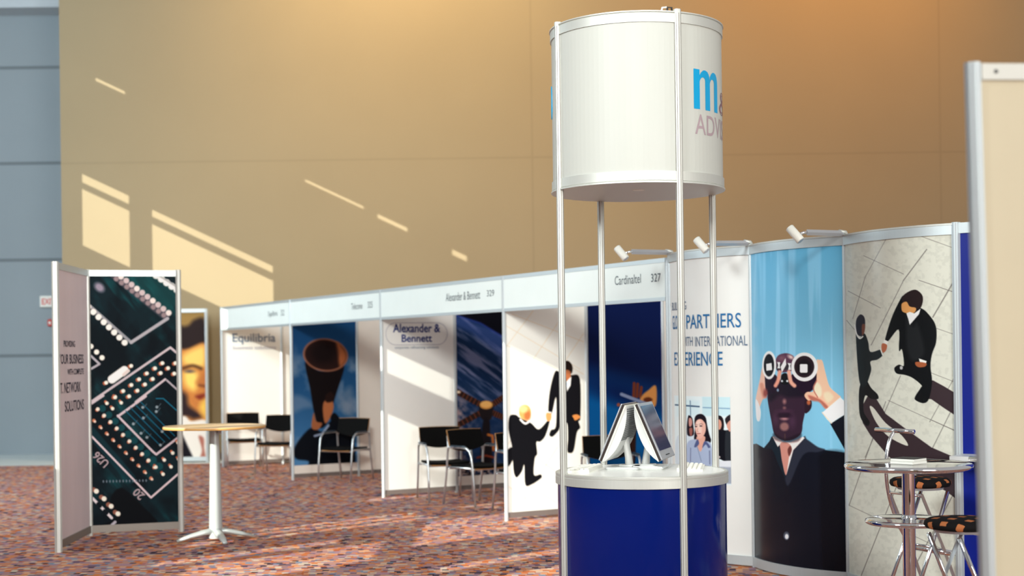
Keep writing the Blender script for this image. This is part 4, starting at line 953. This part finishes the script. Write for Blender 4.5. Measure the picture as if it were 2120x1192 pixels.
def make_stool(label):
    t = thing('bar_stool', label, 'stool', (0, 0, 0), 'folding bar stools with diamond-patterned seats'); zs_ = .80
    MB().lathe([(.01, zs_-.032), (.15, zs_-.032), (.182, zs_-.026), (.192, zs_-.010), (.188, zs_+.008), (.168, zs_+.020), (.1, zs_+.028), (.01, zs_+.030)], (0, 0, 0), 40).build('seat', 'diamond', t, auto=50)
    MB().lathe([(.01, zs_-.046), (.14, zs_-.046), (.15, zs_-.032), (.01, zs_-.032)], (0, 0, 0), 32).build('seat_plate', 'bezel', t)
    for s in (-1, 1):
        MB().tube([(-.13, .145*s, zs_-.06), (.05, .15*s, .40), (.235, .155*s, 0.012)], .017, 4, .45).build('leg', 'tube', t)
        MB().tube([(.12, .115*s, zs_-.06), (-.03, .12*s, .42), (-.235, .125*s, .013)], .013, 10).build('leg', 'chrome', t, True)
    MB().tube([(.068, -.20, .385), (.068, .20, .385)], .017, 10).build('footrest', 'chrome', t, True)
    MB().tube([(-.02, -.13, .42), (-.02, .13, .42)], .008, 8).build('cross_bar', 'chrome', t, True)
    MB().tube([(-.13, -.145, zs_-.07), (-.13, .145, zs_-.07)], .009, 8).build('cross_bar', 'chrome', t, True)
    pts = [(-.09, .0, .42), (-.19, 0, .56), (-.262, 0, .72), (-.285, 0, .86), (-.275, 0, .98), (-.25, 0, 1.06), (-.215, 0, 1.105)]
    MB().tube(spline(pts, 4, False), .0115, 10).build('back_tube', 'chrome', t, True)
    MB().tube([(-.21, -.17, 1.11), (-.21, .17, 1.11)], .014, 10).build('back_bar', 'chrome', t, True)
    return t
s1 = make_stool('bar stool behind the chrome table, its curved back tube and bar at the left')
zst = .80
p1 = at(1905, 995, 9.12); s1.location = (p1[0], p1[1], p1[2]-zst); s1.location[2] = 0; s1.rotation_euler = (0, 0, math.radians(28)); s1.scale = (1, 1, 1.065)
s2 = copy_tree(s1); s2['label'] = 'bar stool right of the chrome table, partly cut off by the cream partition'
p2 = at(1992, 1083, 7.35); s2.location = (p2[0], p2[1], 0); s2.scale = (1, 1, 1); s2.rotation_euler = (0, 0, math.radians(180+24))

# ------------------------------------------------------------------ cream partition at the right edge
PY = 4.05; p0 = at(2013, 130, PY); pb0 = at(2043, 1192, PY)
an = math.radians(9); dP = np.array([math.cos(an), math.sin(an)])
x0 = p0[0]+.0; S = Flat((x0, PY), dP, (dP[1], -dP[0]))
t = thing('partition_panel', 'cream partition panel with an aluminium post, close at the right edge', 'partition', (x0, PY, 0)); HP = p0[2]
post('post', S, 0, 0, HP, t, .024, 'alu'); post('post', S, 1.0, 0, HP, t, .024, 'alu')
MB().strip(S, .02, .98, .07, HP-.045, -.005, .004).build('panel', 'cream', t)
tr_ = MB().strip(S, .02, .98, HP-.05, HP-.004, -.014, .015).build('top_rail', 'rail_grey', t); MB().strip(S, .02, .98, .02, .07, -.014, .015).build('bottom_rail', 'alu', t)
hh = S.pos(.063, HP-.027, .0155); ho = MB().lathe([(.0005, 0), (.006, 0), (.006, .001)], (0, 0, 0), 14).build('rail_hole', 'slot', t, world=False)
ho.rotation_euler = (math.pi/2, 0, an); ho.location = tuple(hh-np.array([x0, PY, 0]))
t.rotation_euler = (0, math.radians(-.95), 0); t.location[0] += (HP)*math.sin(math.radians(.95))

# ------------------------------------------------------------------ signs on the grey wall
c = at(101, 624, GY-.03); t = thing('exit_sign', 'white wall sign with red lettering on the grey wall behind the hinged boards', 'sign', c)
SX = Flat((c[0]-.15, GY-.03), (1, 0), (0, -1)); pl = MB().rbox((c[0], GY-.025, c[2]), (.32, .05, .21), .01).build('plate', 'sign', t)
text_into(MB(), SX, 'EXIT', .03, .27, c[2]-.055, c[2]+.055, o=.023, bold=.02).build('lettering', 'ink_red', pl)
c = at(104, 668, GY-.03); t = thing('call_point', 'small red wall box below the white sign on the grey wall', 'alarm', c)
MB().rbox((c[0], GY-.0275, c[2]), (.09, .055, .13), .012).build('housing', 'red', t); MB().box((c[0], GY-.057, c[2]), (.04, .006, .04)).build('button', 'sign', t)

# ------------------------------------------------------------------ light
w = bpy.data.worlds.new('hall_light'); scene.world = w; w.use_nodes = True; nt = w.node_tree; bg = nt.nodes['Background']
tc = nt.nodes.new('ShaderNodeTexCoord'); sp = nt.nodes.new('ShaderNodeSeparateXYZ'); nt.links.new(tc.outputs['Generated'], sp.inputs[0])
rp = nt.nodes.new('ShaderNodeValToRGB'); e = rp.color_ramp.elements
e[0].position = .0; e[0].color = (.58, .56, .52, 1); e[1].position = 1.0; e[1].color = (.62, .60, .60, 1)
k = e.new(.52); k.color = (.66, .64, .61, 1); k = e.new(.7); k.color = (.66, .66, .68, 1)
mr = math_node(nt, 'MULTIPLY_ADD', sp.outputs[2], .5, .5); nt.links.new(mr, rp.inputs[0]); nt.links.new(rp.outputs[0], bg.inputs['Color'])
bg.inputs['Strength'].default_value = .62
def lamp(name, kind, loc, target=None, energy=100, color=(1, 1, 1), size=1, size_y=None, **kw):
    l = bpy.data.lights.new(name, kind); o = bpy.data.objects.new(name, l); col.objects.link(o); o.location = loc
    l.energy = energy; l.color = color
    if kind == 'AREA':
        l.size = size
        if size_y: l.shape = 'RECTANGLE'; l.size_y = size_y
    if target is not None: o.rotation_euler = (Vector(target)-Vector(loc)).to_track_quat('-Z', 'Y').to_euler()
    for a, b in kw.items(): setattr(l, a, b)
    return o
sd = Vector((1, SUN_Q, -SUN_S))
sun = lamp('sun', 'SUN', (-20, -20, 15), None, 7.8, (1.0, .985, .87)); sun.data.angle = math.radians(.12); sun.rotation_euler = sd.to_track_quat('-Z', 'Y').to_euler()
lamp('display_fill', 'SPOT', (-9.5, -3, 8.0), (1.9, 10.5, 1.2), 6400, (.93, .99, 1.0), spot_size=math.radians(36), spot_blend=.7, shadow_soft_size=1.6)  # added spot that brightens the curved display wall, no window there
lamp('front_fill', 'AREA', (9.0, -9, 4.5), (-1.5, 16, 1.4), 2200, (1, 1, .96), 7, 4)
lamp('booth_fill', 'SPOT', (-1.5, -9, 9.0), (-2.2, 17.0, 1.1), 11000, (1, 1, .96), spot_size=math.radians(27), spot_blend=.6, shadow_soft_size=1.5)  # added spot that brightens the booth partitions, not a hall fixture
lamp('window_wash', 'AREA', (-11.2, 15.5, 6.0), (-4, 24, 4.6), 1250, (.80, .94, 1.0), 5, 6)
lamp('counter_fill', 'SPOT', (dl[0], dl[1], ZB-.02), (dl[0], dl[1], 0), 34, (1, .99, .93), spot_size=math.radians(70), spot_blend=.8, shadow_soft_size=.05)  # added to brighten the countertop; the drum disc itself is not seen lit
lamp('wall_spot', 'SPOT', (at(850, 0, WY)[0], WY-3.6, 11.8), (at(850, -40, WY)[0], WY, 7.9), 3300, (1.0, .70, .34), spot_size=math.radians(100), spot_blend=1.0, shadow_soft_size=.6)
lamp('wall_spot_right', 'SPOT', (at(1720, 0, WY)[0], WY-3.6, 12.0), (at(1720, 0, WY)[0], WY, 8.0), 2500, (1.0, .42, .03), spot_size=math.radians(90), spot_blend=1.0, shadow_soft_size=.6)

for o in list(scene.objects):
    if '_o' in o: del o['_o']
